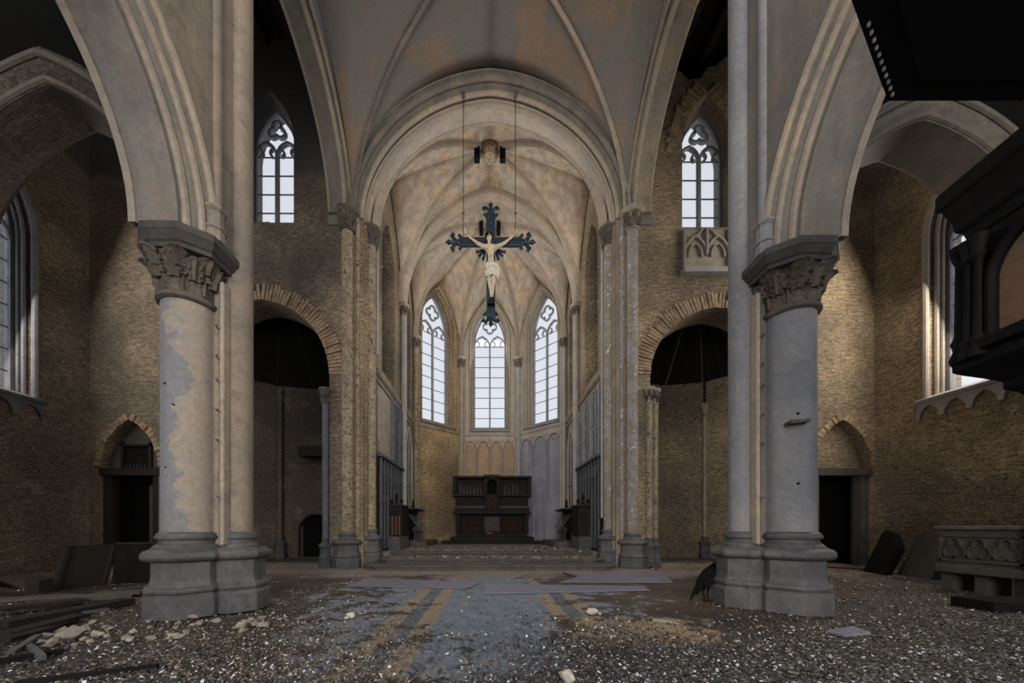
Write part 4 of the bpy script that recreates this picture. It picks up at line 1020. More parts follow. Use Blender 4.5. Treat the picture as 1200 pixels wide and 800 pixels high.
MB().box(cx-2.12, cx+2.12, 18.35, 19.3, 2.0, 2.12).build('altar_table', 'dark_plank', al, bevel=.02)
MB().box(cx-2.05, cx+2.05, 18.75, 19.3, 2.12, 2.34).build('gradine', 'dark_wood', al, bevel=.02)
MB().box(cx-2.0, cx+2.0, 18.95, 19.3, 2.34, 3.0).build('retable_base', 'dark_wood', al, bevel=.02)
for s_ in (-1, 1):
    xa, xb = sorted((cx+s_*.42, cx+s_*2.1))
    MB().box(xa, xb, 18.8, 18.98, 2.34, 2.44).build('gradine', 'grey_stone', al)
    MB().box(xa-.05, xb+.05, 18.7, 19.3, 2.98, 3.10).build('niche_shelf', 'dark_plank', al, bevel=.015)
    MB().box(xa, xb, 19.12, 19.3, 3.1, 4.0).build('niche_back', 'dark_wood', al)
    xe = cx+s_*2.05; MB().box(xe-.10, xe+.10, 18.8, 19.4, 3.1, 4.0).build('niche_side', 'dark_wood', al, bevel=.02)
    MB().box(xa-.04, xb+.08, 18.75, 19.3, 3.98, 4.10).build('niche_cornice', 'dark_plank', al, bevel=.015)
    for k in range(7 if s_ < 0 else 4):
        xx = cx+s_*(.62+k*.19) if s_ < 0 else cx+(.75+k*.22); hh = U(.38, .58)
        MB().lathe(xx, 19.05+U(-.05, .05), [(.06, 3.1), (.075, 3.1+hh*.15), (.05, 3.1+hh*.5), (.075, 3.1+hh*.7), (.03, 3.1+hh*.8), (.05, 3.1+hh*.9), (.01, 3.1+hh)], 8).build('relief_figure', 'grey_stone', al, smooth=True)
MB().box(cx-.36, cx+.36, 18.6, 19.3, 2.12, 3.05).build('tabernacle', 'dark_wood', al, bevel=.02)
MB().box(cx-.28, cx+.28, 18.56, 18.62, 2.2, 2.95).build('tabernacle_door', 'altar_red', al, bevel=.02)
for s_ in (-1, 1): MB().box(cx+s_*.33-.07, cx+s_*.33+.07, 18.62, 19.0, 3.05, 4.0).build('throne_post', 'dark_wood', al, bevel=.02)
MB().box(cx-.40, cx+.40, 19.2, 19.3, 3.05, 4.0).build('throne_back', 'black', al)
MB().sweep([(cx+u, 18.66, z) for u, z in arch(.28, 3.7, 3.95, 6)], (0, -1, 0), SQ(.06, .1)).build('throne_arch', 'dark_plank', al)
MB().box(cx-.45, cx+.45, 18.55, 19.3, 3.98, 4.14).build('throne_top', 'dark_plank', al, bevel=.02)
rs = MB().box(cx-.3, cx+.02, 18.2, 18.5, .94, 1.0).build('red_cloth', 'red_paper', label='small crumpled red cloth lying on the altar step', cat='cloth')

# ------------------------------------------------------------------ hanging crucifix
CY = 11.05; kx = CY/400
def PX(px, py, y=CY): return Vector(((px-574)/400*y, y, 1.3 + (617-py)/400*y))
cr = empty('crucifix', PX(575, 384), 'large blue-black iron crucifix with floriated ends and pale figure, hanging on two wires', 'crucifix')
MB().box(PX(570, 0).x, PX(580.5, 0).x, CY-.06, CY+.06, PX(0, 372).z, PX(0, 250).z).build('upright', 'iron', cr, bevel=.02)
MB().box(PX(538, 0).x, PX(612, 0).x, CY-.055, CY+.055, PX(0, 289).z, PX(0, 279).z).build('crossbar', 'iron', cr, bevel=.02)
def fleur(base, d, sc):
    """floriated end: ring, two curled side leaves, centre bud; d = outward unit vector in xz"""
    base = Vector(base); d = Vector(d); p = Vector((-d.z, 0, d.x)); mb = MB(); Y = Vector((0, 1, 0))
    mb.tube([base + d*sc*(.12+.12*math.cos(t)) + p*sc*.14*math.sin(t) for t in [2*PI*k/12 for k in range(13)]], .035*sc/.5, 6)
    for s_ in (-1, 1):
        mb.tube([base + d*sc*.22, base + d*sc*.42 + p*s_*sc*.20, base + d*sc*.55 + p*s_*sc*.34, base + d*sc*.46 + p*s_*sc*.44, base + d*sc*.36 + p*s_*sc*.38], [.03*sc/.4, .042*sc/.4, .036*sc/.4, .045*sc/.4, .02*sc/.4], 7)
        mb.tube([base - d*sc*.05, base + d*sc*.02 + p*s_*sc*.26, base + d*sc*.16 + p*s_*sc*.40], [.03*sc/.4, .035*sc/.4, .03*sc/.4], 7)
    mb.tube([base + d*sc*.2, base + d*sc*.5, base + d*sc*.68, base + d*sc*.85], [.035*sc/.4, .03*sc/.4, .055*sc/.4, .01], 8)
    mb.build('floriated_end', 'iron', cr, smooth=True)
fleur(PX(575, 254), (0, 0, 1), .56); fleur(PX(575, 366), (0, 0, -1), .56)
fleur(PX(541, 284), (-1, 0, 0), .62); fleur(PX(609, 284), (1, 0, 0), .62)
for s_ in (-1, 1):   # rays in the crossing angles
    for k in range(3):
        a_ = PI/2*(k+.5)/3
        b0 = PX(575, 291) + Vector((s_*.16, .02, -.02)); MB().tube([b0, b0 + Vector((s_*.34*math.cos(a_), 0, -.34*math.sin(a_)))], [.03, .05], 6).build('ray', 'iron', cr)
for px in (543, 604):
    MB().tube([PX(px, 279), PX(px, 206)], .013, 6).build('hanging_rod', 'dark_plank', cr)
    MB().tube([PX(px, 206), PX(px, 106)], .013, 6).build('hanging_rod', 'dark_plank', cr)
    b0 = PX(px, 250); MB().lathe(b0.x, b0.y, [(.01, b0.z-.05), (.05, b0.z), (.01, b0.z+.05)], 10).build('rod_knot', 'brown_wood', cr)
    b0 = PX(px, 111); MB().lathe(b0.x, b0.y, [(.01, b0.z-.12), (.07, b0.z-.05), (.04, b0.z), (.08, b0.z+.06), (.02, b0.z+.12)], 8).build('rod_hook', 'lead', cr)
def skin(name, verts, edges, radii, mat, parent, root=0, sub=2):
    off = wl(parent) if parent is not None else Vector((0, 0, 0))
    me = bpy.data.meshes.new(name); me.from_pydata([tuple(Vector(v)-off) for v in verts], edges, []); me.update()
    o = bpy.data.objects.new(name, me); COL.objects.link(o)
    if parent is not None: o.parent = parent
    sk = o.modifiers.new('skin', 'SKIN'); sk.use_smooth_shade = True
    for i, r in enumerate(radii):
        v = me.skin_vertices[0].data[i]; v.radius = r if isinstance(r, tuple) else (r, r); v.use_root = (i == root)
    ss = o.modifiers.new('sub', 'SUBSURF'); ss.levels = sub; ss.render_levels = sub
    me.materials.append(M[mat]); return o
FY = CY-.17
def F(px, py, dy=0.0): v = PX(px, py); return (v.x, FY+dy, v.z)
V = [F(575.5, 317), F(575.3, 309), F(575, 300), F(575, 294.5), F(575, 291.5, -.03), F(573.5, 287, -.09), F(573.3, 283.5, -.09),
     F(568.5, 294.5), F(560.5, 289.5, .03), F(550.5, 281, .07), F(547.5, 278, .07),
     F(581.5, 294.5), F(590, 289.5, .03), F(599, 281.5, .07), F(602.5, 278, .07),
     F(573, 320), F(573.2, 333, -.07), F(575.5, 347, .02), F(575.5, 353, -.04),
     F(578.3, 320), F(578.2, 334, -.07), F(577, 347, .02), F(576.6, 353, -.06)]
E = [(0,1),(1,2),(2,3),(3,4),(4,5),(5,6),(3,7),(7,8),(8,9),(9,10),(3,11),(11,12),(12,13),(13,14),(0,15),(15,16),(16,17),(17,18),(0,19),(19,20),(20,21),(21,22)]
Rr_ = [(.15,.10),(.125,.09),(.16,.11),(.13,.09),.055,.10,.075, .07,.05,.036,.03, .07,.05,.036,.03, .095,.07,.045,.035,.095,.07,.045,.035]
body = skin('figure', V, E, Rr_, 'corpus', cr)
body['label'] = 'pale painted crucified figure with outstretched arms and bowed head'
for s_, hx in ((-1, 547.2), (1, 602.8)):      # fingers
    for k in range(5):
        b0 = Vector(F(hx, 278, .06)); a_ = (-.5 + k*.28)
        MB().tube([b0, b0 + Vector((s_*.05, -.03, .03+.03*k)), b0 + Vector((s_*.085, -.06, .02+.035*k))], [.014, .012, .008], 6).build('finger', 'corpus', body, smooth=True)
hb = Vector(F(573.4, 285, -.09))
mb = MB(); mb.lathe(hb.x-.01, hb.y+.035, [(.02, hb.z+.15), (.09, hb.z+.13), (.125, hb.z+.05), (.13, hb.z-.04), (.12, hb.z-.13), (.07, hb.z-.20)], 16, a0=-.75, a1=PI+.75); mb.build('hair', 'hair', body, smooth=True, solid=.03)
MB().tube([hb + Vector((.125*math.cos(t), .125*math.sin(t)+.02, .07)) for t in [2*PI*k/14 for k in range(15)]], .02, 6).build('crown', 'hair', body)
mb = MB(); mb.tube([hb + Vector((0, -.085, .02)), hb + Vector((0, -.12, -.025))], [.014, .02], 6)
mb.build('nose', 'corpus', body, smooth=True)
for s_ in (-1, 1):
    MB().tube([hb + Vector((s_*.035-.012, -.10, .02)), hb + Vector((s_*.035+.012, -.10, .02))], .008, 6).build('eye', 'hair', body)
MB().tube([hb + Vector((-.022, -.107, -.05)), hb + Vector((.022, -.107, -.05))], .007, 6).build('mouth', 'hair', body)
lc = Vector(F(575.7, 318))
mb = MB(); rings = []
for k in range(7):
    z = lc.z + .10 - k*.075; rr = .165 + .015*math.sin(k*2.1) + (.02 if k > 3 else 0)
    rings.append([(lc.x + (rr+.02*math.sin(j*2.6+k))*math.cos(2*PI*j/20), lc.y - .02 + (rr*.75+.015*math.sin(j*2.6+k))*math.sin(2*PI*j/20), z + .02*math.sin(j*1.3)) for j in range(20)])
mb.loops(rings, False, False); mb.build('loincloth', 'cloth', body, smooth=True, solid=.015)
MB().tube([lc + Vector((.17, -.02, .08)), lc + Vector((.22, -.05, -.1)), lc + Vector((.19, -.04, -.4))], [.05, .06, .03], 8).build('cloth_tail', 'cloth', body, smooth=True)
MB().box(PX(571.5, 0).x, PX(579.5, 0).x, CY-.2, CY-.05, PX(0, 360).z, PX(0, 355).z).build('foot_rest', 'dark_wood', cr)

# ------------------------------------------------------------------ pulpit and its sounding board
pu = empty('pulpit', (4.3, 1.7, 1.95), 'black carved oak pulpit body with arched panels and stepped corbel, at right edge', 'pulpit')
poly = [(3.93, 2.88), (3.80, 2.02), (4.1, 1.25), (4.4, 1.0), (4.8, 1.0), (5.0, 2.3), (4.7, 2.94)]
pc = (4.5, 1.95)
def ps(k): return [(pc[0]+(x-pc[0])*k, pc[1]+(y-pc[1])*k) for x, y in poly]
def pstack(prof, name, mat, par, bev=.01):
    return MB().loops([[(x, y, z) for x, y in ps(k)] for k, z in prof]).build(name, mat, par, bevel=bev)
pstack([(.93, 2.68), (.93, 4.0)], 'body', 'pulpit_wood', pu)
pstack([(.95, 3.66), (.97, 3.74), (1.01, 3.78), (1.02, 3.86), (1.07, 4.0), (1.10, 4.03), (1.10, 4.15), (1.06, 4.18)], 'cornice', 'pulpit_wood', pu)
pstack([(.50, 2.02), (.62, 2.06), (.70, 2.10), (.72, 2.20), (.68, 2.24), (.74, 2.34), (.80, 2.38), (.80, 2.44), (.88, 2.50), (.97, 2.56), (1.02, 2.60), (1.02, 2.67), (.97, 2.72)], 'corbel', 'pulpit_wood', pu)
pstack([(.2, 1.75), (.28, 1.82), (.34, 1.92), (.50, 2.04)], 'pendant', 'pulpit_wood', pu)
# arched face panels with colonnettes, one set on each visible face
def face(p, q):
    p, q = Vector((*p, 0)), Vector((*q, 0)); u = (q-p).normalized(); n = Vector((u.y, -u.x, 0))
    if n.dot((p+q)/2 - Vector((*pc, 0))) < 0: n = -n
    return Frame((p+q)/2, u, n), (q-p).length
pp = ps(.93)
for i in (0, 1, 2):
    f_, L = face(pp[i], pp[i+1])
    if i > 2: continue
    MB().sweep([f_.p(u, z, .03) for u, z in [(-L*.30, 2.8)] + arch(L*.30, 3.2, 3.55, 10) + [(L*.30, 2.8)]], f_.n, MOLD(.06, .08)).build('panel_arch', 'pulpit_wood', pu)
    wall('painted_panel', f_, arched_hole(L*.26, 2.82, 3.2, 3.5, 0, 8), [], .02, 'orange_paint', pu, d0=.02)
    MB().obox(f_.p(-L*.36, 2.70, .0), f_.u*L*.72, f_.n*.10, (0, 0, .09)).build('panel_ledge', 'pulpit_wood', pu, bevel=.01)
    for s_ in (-1, 1):
        for o_ in (.37, .45):
            c3 = f_.p(s_*L*o_, 0, .06)
            MB().lathe(c3.x, c3.y, [(.055, 2.66), (.055, 2.72), (.04, 2.76), (.05, 2.80), (.03, 2.84), (.026, 3.42), (.05, 3.46), (.035, 3.50), (.055, 3.62)], 10).build('colonnette', 'pulpit_wood', pu, smooth=True)
# carved back spur at the rear corner
c3 = ps(.98)[0]
MB().lathe(c3[0]+.02, c3[1], [(.06, 2.66), (.075, 2.70), (.05, 2.78), (.065, 2.84), (.045, 2.90), (.04, 3.5), (.06, 3.56), (.075, 3.64)], 10).build('colonnette', 'pulpit_wood', pu, smooth=True)
sb = empty('sounding_board', (3.85, 1.5, 4.83), 'black octagonal wooden sounding board with nailed edge, overhead at upper right', 'canopy')
def oc(k): r = 1.33/math.cos(PI/8)*k; return [(3.85+r*math.cos(PI/8+j*PI/4), 1.5+r*math.sin(PI/8+j*PI/4)) for j in range(8)]
o8 = oc(1)
o8[2] = (3.30 + 1.1, 2.83); o8[3] = (3.30, 2.83); o8[4] = (2.43, 2.29); 
def o8s(k): return [(3.85+(x-3.85)*k, 1.5+(y-1.5)*k) for x, y in o8]
MB().loops([[(x, y, z) for x, y in o8s(k)] for k, z in ((1, 4.83), (1, 4.95), (1.02, 4.97), (1.02, 5.10), (.97, 5.15), (.97, 5.35), (1.03, 5.42), (1.03, 5.50), (.5, 5.9))]).build('canopy', 'pulpit_wood', sb)
MB().loops([[(x, y, z) for x, y in o8s(k)] for k, z in ((.88, 4.80), (.88, 4.84))]).build('soffit_panel', 'pulpit_wood', sb)
P_, Q_ = Vector((3.30, 2.83, 4.88)), Vector((2.43, 2.29, 4.88))
nn = Vector((-.54, .87, 0))
for k in range(11):
    p = P_.lerp(Q_, (k+.5)/14) + Vector((-.03, -.0, -.06))
    MB().lathe(p.x+.03, p.y-.04, [(.001, p.z-.030), (.010, p.z-.024), (.010, p.z-.0)], 6).build('nail_head', 'tracery', sb)
MB().box(4.3, 4.72, .35, 1.0, 1.6, 5.7).build('pulpit_back', 'pulpit_wood', pu)

# ------------------------------------------------------------------ carved tomb / communion table, slab, bench at right
tb = empty('stone_bench', (9.9, 8.2, 0), 'grey stone bench front carved with trefoils, raised on blocks, at the right edge', 'bench')
# front runs in depth slightly: from (px 1100) to the frame edge
fb = Frame((9.47, 7.2, 0), (0, -1, 0), (-1, 0, 0))
MB().obox(fb.p(0, .38, -.6), fb.u*1.22, fb.n*.6, (0, 0, .92)).build('body', 'grey_stone', tb)
MB().obox(fb.p(-.06, 1.24, -.62), fb.u*1.32, fb.n*.68, (0, 0, .08)).build('top_slab', 'base_stone', tb, bevel=.02)
MB().obox(fb.p(-.03, .36, -.62), fb.u*1.28, fb.n*.70, (0, 0, .17)).build('foot_moulding', 'grey_stone', tb, bevel=.03)
for z in (.60, 1.10): MB().obox(fb.p(.03, z, 0), fb.u*1.14, fb.n*.04, (0, 0, .04)).build('panel_rail', 'grey_stone', tb)
for u0 in (.03, 1.13): MB().obox(fb.p(u0, .60, 0), fb.u*.04, fb.n*.04, (0, 0, .52)).build('panel_stile', 'grey_stone', tb)
for k in range(3):
    uc = .26+k*.35; mb = MB()
    for an in (PI/2, PI/2+2*PI/3, PI/2+4*PI/3):
        cu, cz = uc+.09*math.cos(an), .85+.11*math.sin(an)
        mb.sweep([fb.p(cu+.085*math.cos(an+t), cz+.11*math.sin(an+t), .02) for t in [-2.1+4.2*j/10 for j in range(11)]], fb.n, SQ(.025, .04))
    mb.build('trefoil', 'grey_stone', tb)
for k in range(3): MB().obox(fb.p(.0+k*.5, -.02, -.5), fb.u*.18, fb.n*.45, (0, 0, .40)).build('foot_block', 'grey_stone', tb)
bx = MB().obox((7.62, 5.15, 0), (1.6, -.05, 0), (0, .5, 0), (0, 0, .16)).build('timber_baulk', 'roof_board', bevel=.01, label='black timber baulk on the floor at the right edge', cat='beam'); move_origin(bx, (8.4, 5.4, 0))
for (x0_, y0_, w_, h_, m_, lb_) in ((10.75, 9.6, .75, 1.15, 'roof_board', 'dark slanted slab leaning on the right wall near the doorway'), (11.0, 8.9, 1.0, 1.15, 'grey_stone', 'grey broken slab leaning on the right wall next to the carved bench')):
    e_ = 3; rows_ = []
    for i_ in range(6):
        t_ = i_/5; hh_ = h_*(1 if i_ in (2, 3) else .92 if i_ in (1, 4) else .62) + U(-.05, .05)
        bx_ = x0_ + w_*(t_-.5)*.35; by_ = y0_ + w_*(t_-.5)
        rows_.append([(bx_, by_, -.03), (bx_+.22, by_-.02, -.03), (bx_+.62, by_, hh_), (bx_+.45, by_, hh_+.02)])
    move_origin(MB().loops(rows_).build('leaning_slab', m_, label=lb_, cat='slab', bevel=.01), (x0_, y0_, 0))

# ------------------------------------------------------------------ birds
def crow():
    b = Vector((3.68, 6.0, 0))       # stands here
    r0 = empty('crow', b, 'black crow bending down to the floor beside the right pier base', 'bird')
    q = lambda x, y, z: b + Vector((x*1.25+.03, y*1.1, z*1.38))
    Vv = [q(.10, 0, .30), q(.22, 0, .42), q(.0, 0, .20), q(-.07, 0, .12), q(-.10, 0, .075)]
    skin('body', Vv, [(0,1),(0,2),(2,3),(3,4)], [.115, .07, .085, .05, .042], 'feather', r0)
    MB().tube([q(-.085, 0, .115), q(-.125, 0, .05), q(-.15, 0, 0.0)], [.034, .022, .004], 8).build('beak', 'feather', r0, smooth=True)
    MB().loops([[q(.2, -.05, .46), q(.2, .05, .46), q(.22, .05, .40), q(.22, -.05, .40)], [q(.40, -.07, .50), q(.40, .07, .50), q(.41, .07, .47), q(.41, -.07, .47)]]).build('tail', 'feather', r0)
    for s_ in (-1, 1):
        Wg = [[q(-.02, s_*.10, .24), q(-.0, s_*.13, .19)], [q(.10, s_*.13, .38), q(.12, s_*.15, .24)], [q(.24, s_*.10, .48), q(.26, s_*.11, .36)], [q(.36, s_*.05, .50), q(.36, s_*.055, .45)]]
        MB().loops([[w_[0], w_[1], w_[1]+Vector((0, -s_*.03, 0)), w_[0]+Vector((0, -s_*.03, 0))] for w_ in Wg]).build('wing', 'feather', r0, smooth=True)
        MB().tube([q(.09, s_*.05, .20), q(.06, s_*.05, .11), q(.08, s_*.05, .012)], [.03, .012, .009], 6).build('leg', 'feather', r0)
        for t in (-.5, 0, .5, PI): MB().tube([q(.08, s_*.05, .01), q(.08-.05*math.cos(t), s_*.05+.05*math.sin(t), .006)], .006, 5).build('toe', 'feather', r0)
        MB().lathe(b.x-.10, b.y+s_*.04, [(.001, .117), (.008, .122), (.001, .127)], 6).build('eye', 'lead', r0)
crow()
dv = empty('pigeon', (-7.53, 11.42, 11.22), 'small grey pigeon sitting on the sill of the left high window', 'bird')
q = lambda x, y, z: Vector((-7.53+x, 11.38+y, 11.25+z))
skin('body', [q(0, 0, .10), q(.12, 0, .14), q(-.12, 0, .09), q(.15, 0, .21)], [(0,1),(0,2),(1,3)], [.075, .055, .045, .035], 'dove', dv)
MB().tube([q(-.12, 0, .09), q(-.26, 0, .07)], [.04, .025], 6).build('tail', 'dove', dv); MB().tube([q(.17, 0, .21), q(.22, 0, .20)], [.012, .003], 6).build('beak', 'lead', dv)
for s_ in (-1, 1): MB().tube([q(0, s_*.025, .06), q(0, s_*.025, -.03)], .008, 5).build('leg', 'lead', dv)

# ------------------------------------------------------------------ debris: panels, planks, boards
def FP(px, py, z=0.0):      # floor point seen at a pixel
    y = 400*(1.3-z)/(py-617); return Vector(((px-574)/400*y, y, z))
def slab(name, mat, corners, z, t, label, cat, group=None, warp=0.0):
    top = [FP(px, py, z+t) for px, py in corners]
    mb = MB(); mb.loops([[(p.x, p.y, z) for p in top], [(p.x, p.y, z+t+U(-warp, warp)) for p in top]])
    o = mb.build(name, mat, label=label, cat=cat, group=group, bevel=.006); c = sum(top, Vector())/len(top); return move_origin(o, (c.x, c.y, z))
slab('floor_board', 'board_blue', [(405, 686), (545, 689), (565, 682), (430, 677)], .0, .014, 'left long blue-grey board lying flat before the choir steps', 'board')
slab('floor_board', 'board_blue', [(567, 695), (762, 691), (755, 686), (568, 684)], .0, .018, 'longest blue-grey board lying flat right of centre before the steps', 'board')
slab('floor_board', 'board_blue', [(655, 682), (790, 683), (778, 671), (690, 671)], .0, .008, 'pale dusty blue board nearest the right of the choir steps', 'board')
slab('stone_slab', 'board_blue', [(967, 738), (990, 744), (1021, 741), (1000, 733)], .01, .03, 'flat pale tile lying in the gravel right of the right pier', 'tile')
def plank(p0, p1, w, t, mat, label, name='plank', cat='plank', group=None, roll=0.0):
    p0, p1 = Vector(p0), Vector(p1); d = (p1-p0); L = d.length; d.normalize()
    sd = Vector((-d.y, d.x, 0)).normalized(); up = d.cross(sd); up = -up if up.z < 0 else up
    sd, up = sd*math.cos(roll)+up*math.sin(roll), up*math.cos(roll)-sd*math.sin(roll)
    mb = MB(); n = 6; rings = []
    for i in range(n+1):
        c = p0 + d*L*i/n; j = U(-.012, .012)*w*4
        rings.append([c - sd*(w/2+j), c + sd*(w/2-j), c + sd*(w/2-j) + up*t, c - sd*(w/2+j) + up*t])
    mb.loops(rings); o = mb.build(name, mat, label=label, cat=cat, group=group)
    return move_origin(o, ((p0.x+p1.x)/2, (p0.y+p1.y)/2, min(p0.z, p1.z)))
# leaning pew panels, far left
lpn = empty('pew_panel', FP(100, 690), 'large dark wooden panel with frame leaning upright left of the left pier', 'panel')
a_ = FP(62, 693); b_ = FP(120, 685); c_ = FP(178, 683)
MB().obox(a_, b_-a_, Vector((.0, .05, 0)), Vector((.02, .20, .86))).build('panel', 'dark_plank', lpn)
for q_ in (0, 1): MB().obox(a_.lerp(b_, q_)-Vector((.04, .03, 0)), Vector((.10, 0, 0)), Vector((0, .07, 0)), Vector((.02, .20, .90))).build('stile', 'dark_plank', lpn)
MB().obox(a_+Vector((.02, .18, .86)), b_-a_, Vector((0, .07, 0)), Vector((0, 0, .04))).build('rail', 'dark_plank', lpn)
lp2 = empty('pew_panel', FP(150, 684), 'black wooden panel standing between the leaning panel and left pier', 'panel')
MB().obox(b_+Vector((.1, .1, 0)), c_-b_+Vector((.2, .1, 0)), Vector((0, .05, 0)), Vector((0, .08, .90))).build('panel', 'roof_board', lp2)
MB().obox(b_+Vector((.1, .18, .90)), c_-b_+Vector((.2, .1, 0)), Vector((0, .06, 0)), Vector((0, 0, .04))).build('rail', 'dark_plank', lp2)
tx = FP(28, 700); bl = MB().obox(tx, (.22, .04, 0), (-.05, .25, 0), (.0, .0, .32)).build('wooden_block', 'dark_plank', bevel=.01, label='squat dark wooden block at the far left before the brick wall', cat='block'); move_origin(bl, tx)
pl = [((0, 705), (170, 697), .3, .05, 'old_plank', 'pale weathered plank, the farthest of the pile at left'),
      ((30, 712), (155, 700), .22, .04, 'old_plank', 'grey plank with splintered edge ending by the left pier base'),
      ((0, 722), (100, 708), .32, .05, 'dark_plank', 'broad dark plank in the middle of the left pile'),
      ((0, 738), (150, 708), .28, .10, 'dark_plank', 'thick dark beam slanting through the left plank pile'),
      ((0, 752), (95, 727), .22, .05, 'dark_plank', 'dark plank with broken end, front of the left pile'),
      ((0, 683), (42, 690), .3, .06, 'old_plank', 'short grey plank at the left edge under the brick wall')]
zz = 0.0
pl += [((0, 697), (110, 700), .16, .04, 'dark_plank', 'narrow dark plank crossing behind the pale plank at left'),
      ((20, 730), (128, 716), .14, .04, 'old_plank', 'narrow grey lath lying on the thick beam at left'),
      ((0, 762), (60, 742), .16, .04, 'dark_plank', 'dark broken plank end at the left edge above the black beam'),
      ((50, 703), (178, 690), .12, .04, 'dark_plank', 'thin dark plank at the foot of the leaning wooden panels')]
for i, (p, q_, w, t, m, lb) in enumerate(pl):
    plank(FP(*p)+Vector((0, 0, .01+.035*(i % 3))), FP(*q_)+Vector((0, 0, .01+.04*((i+1) % 2))), w, t, m, lb)
plank(FP(30, 757)+Vector((0, 0, .01)), FP(50, 776)+Vector((0, 0, .02)), .05, .05, 'base_stone', 'small crossed grey stick leaning at lower left', cat='stick')
plank(FP(12, 770)+Vector((0, 0, .03)), FP(45, 752)+Vector((0, 0, .06)), .06, .03, 'base_stone', 'flat grey batten crossing the stick at lower left', cat='stick')
plank(FP(0, 778), FP(75, 765), .08, .05, 'roof_board', 'black beam at the left edge, lower left corner', cat='beam')
plank(FP(20, 803), FP(185, 783), .05, .04, 'roof_board', 'long black batten on the floor at the bottom left', cat='beam')
plank(FP(985, 652, .05)+Vector((0, -.3, 0)), FP(1035, 664), .10, .10, 'old_plank', 'round grey pole lying before the right doorway', cat='pole')
plank(FP(960, 664), FP(1020, 668), .12, .03, 'dark_plank', 'flat dark plank on the gravel before the right doorway', cat='plank')
plank(FP(770, 664), FP(835, 661), .2, .04, 'old_plank', 'pale plank in the rubble right of the choir steps', cat='plank')
plank(FP(745, 658)+Vector((0, 0, .1)), FP(770, 668), .08, .05, 'old_plank', 'short broken batten beside the right bundle of shafts', cat='batten')
plank(FP(765, 727), FP(792, 730), .08, .03, 'rock', 'short curved piece of wood on the sandy patch', cat='wood')
plank(FP(675, 676), FP(660, 671), .02, .02, 'dark_plank', 'thin twig near the boards before the steps', cat='twig')
for i in range(3): plank(FP(600+i*30, 652-(i % 2))+Vector((0, -.1, .29)), FP(628+i*31, 651)+Vector((0, -.12, .29)), .07, .02, 'old_plank', 'thin splintered lath on the choir steps', cat='lath', group='laths on the choir steps', name='lath')

# stones: one irregular rock mesh family, each a thing
def rock_mesh(seed, flat=.55, n=10, mat='rock'):
    rnd = random.Random(seed); bm = bmesh.new()
    for _ in range(n+6):
        v = Vector((rnd.gauss(0, 1), rnd.gauss(0, 1), rnd.gauss(0, 1))).normalized()*rnd.uniform(.7, 1)
        bm.verts.new((v.x, v.y*.75, v.z*flat))
    bmesh.ops.convex_hull(bm, input=bm.verts)
    bmesh.ops.delete(bm, geom=[v for v in bm.verts if not v.link_faces], context='VERTS')
    zmin = min(v.co.z for v in bm.verts)
    for v in bm.verts: v.co.z -= zmin
    me = bpy.data.meshes.new('stone'); bm.to_mesh(me); bm.free(); me.materials.append(M[mat]); return me
RM = [rock_mesh(s_) for s_ in range(8)]; RP = [rock_mesh(s_+20, .5, 40, 'pale_rock') for s_ in range(3)]
def stone(px, py, s_, label, group=None, mesh=None, cat='stone', name='stone'):
    o = bpy.data.objects.new(name, mesh or random.choice(RM)); COL.objects.link(o)
    p = FP(px, py); o.location = (p.x, p.y, fz(p.x, p.y)-.008); o.scale = (s_, s_*U(.6, 1.0), s_*U(.8, 1.3)); o.rotation_euler = (0, 0, U(0, 6))
    return tag(o, label, cat, group)
for i in range(46):
    t = R(); stone(75+250*t+U(-15, 15), 745-18*t+U(-12, 14), U(.035, .09), 'broken pale stone in the heap before the left pier base', 'broken stones before the left pier')
for i in range(16): stone(U(45, 110), U(738, 760), U(.05, .10), 'broken stone at the end of the left plank pile', 'stones by the left plank pile')
for px, py, s_, lb in ((283, 737, .10, 'whitish angular stone leaning at the right foot of the left pier'), (300, 733, .09, 'small pointed pale stone right of the left pier base'), (285, 742, .07, 'flat pale stone just in front of the left pier right foot'), (78, 752, .17, 'long pale ridged stone in the plank pile at left'), (100, 738, .10, 'pale chunk above the long ridged stone')):
    stone(px, py, s_, lb)
stone(411, 724, .09, 'pale lump of fallen ornament on the floor left of centre', mesh=RP[0], cat='lump')
stone(406, 725, .05, 'smaller pale fragment touching the ornament lump', mesh=RP[1], cat='lump')
stone(694, 720, .10, 'white elongated plaster lump right of the painted stripes', mesh=RP[2], cat='lump')
stone(703, 720, .055, 'small white plaster piece at the end of the elongated lump', mesh=RP[0], cat='lump')
stone(665, 798, .10, 'sandy plaster lump at the bottom edge', mesh=RP[1], cat='lump')
stone(694, 757, .03, 'single grey stone on the dark gravel right of centre')
o = stone(401, 767, .03, 'small red scrap on the floor left of centre', mesh=rock_mesh(77, .3, 8, 'red_paper'), cat='scrap', name='scrap')
for i in range(26): stone(U(745, 835), U(655, 668), U(.04, .10), 'piece of rubble right of the choir steps by the shafts', 'rubble right of the choir steps')
for i in range(18):
    o = stone(U(470, 700), 652, U(.03, .07), 'rubble piece lying on the choir steps', 'rubble on the choir steps'); o.location.y = U(10.9, 11.7); o.location.x = U(-2.8, 3.2); o.location.z = .275
for i in range(10):
    o = stone(500, 652, U(.03, .06), 'rubble piece on the choir floor', 'rubble on the choir floor'); o.location = (U(-2.4, 3), U(12.2, 14.5), .405)

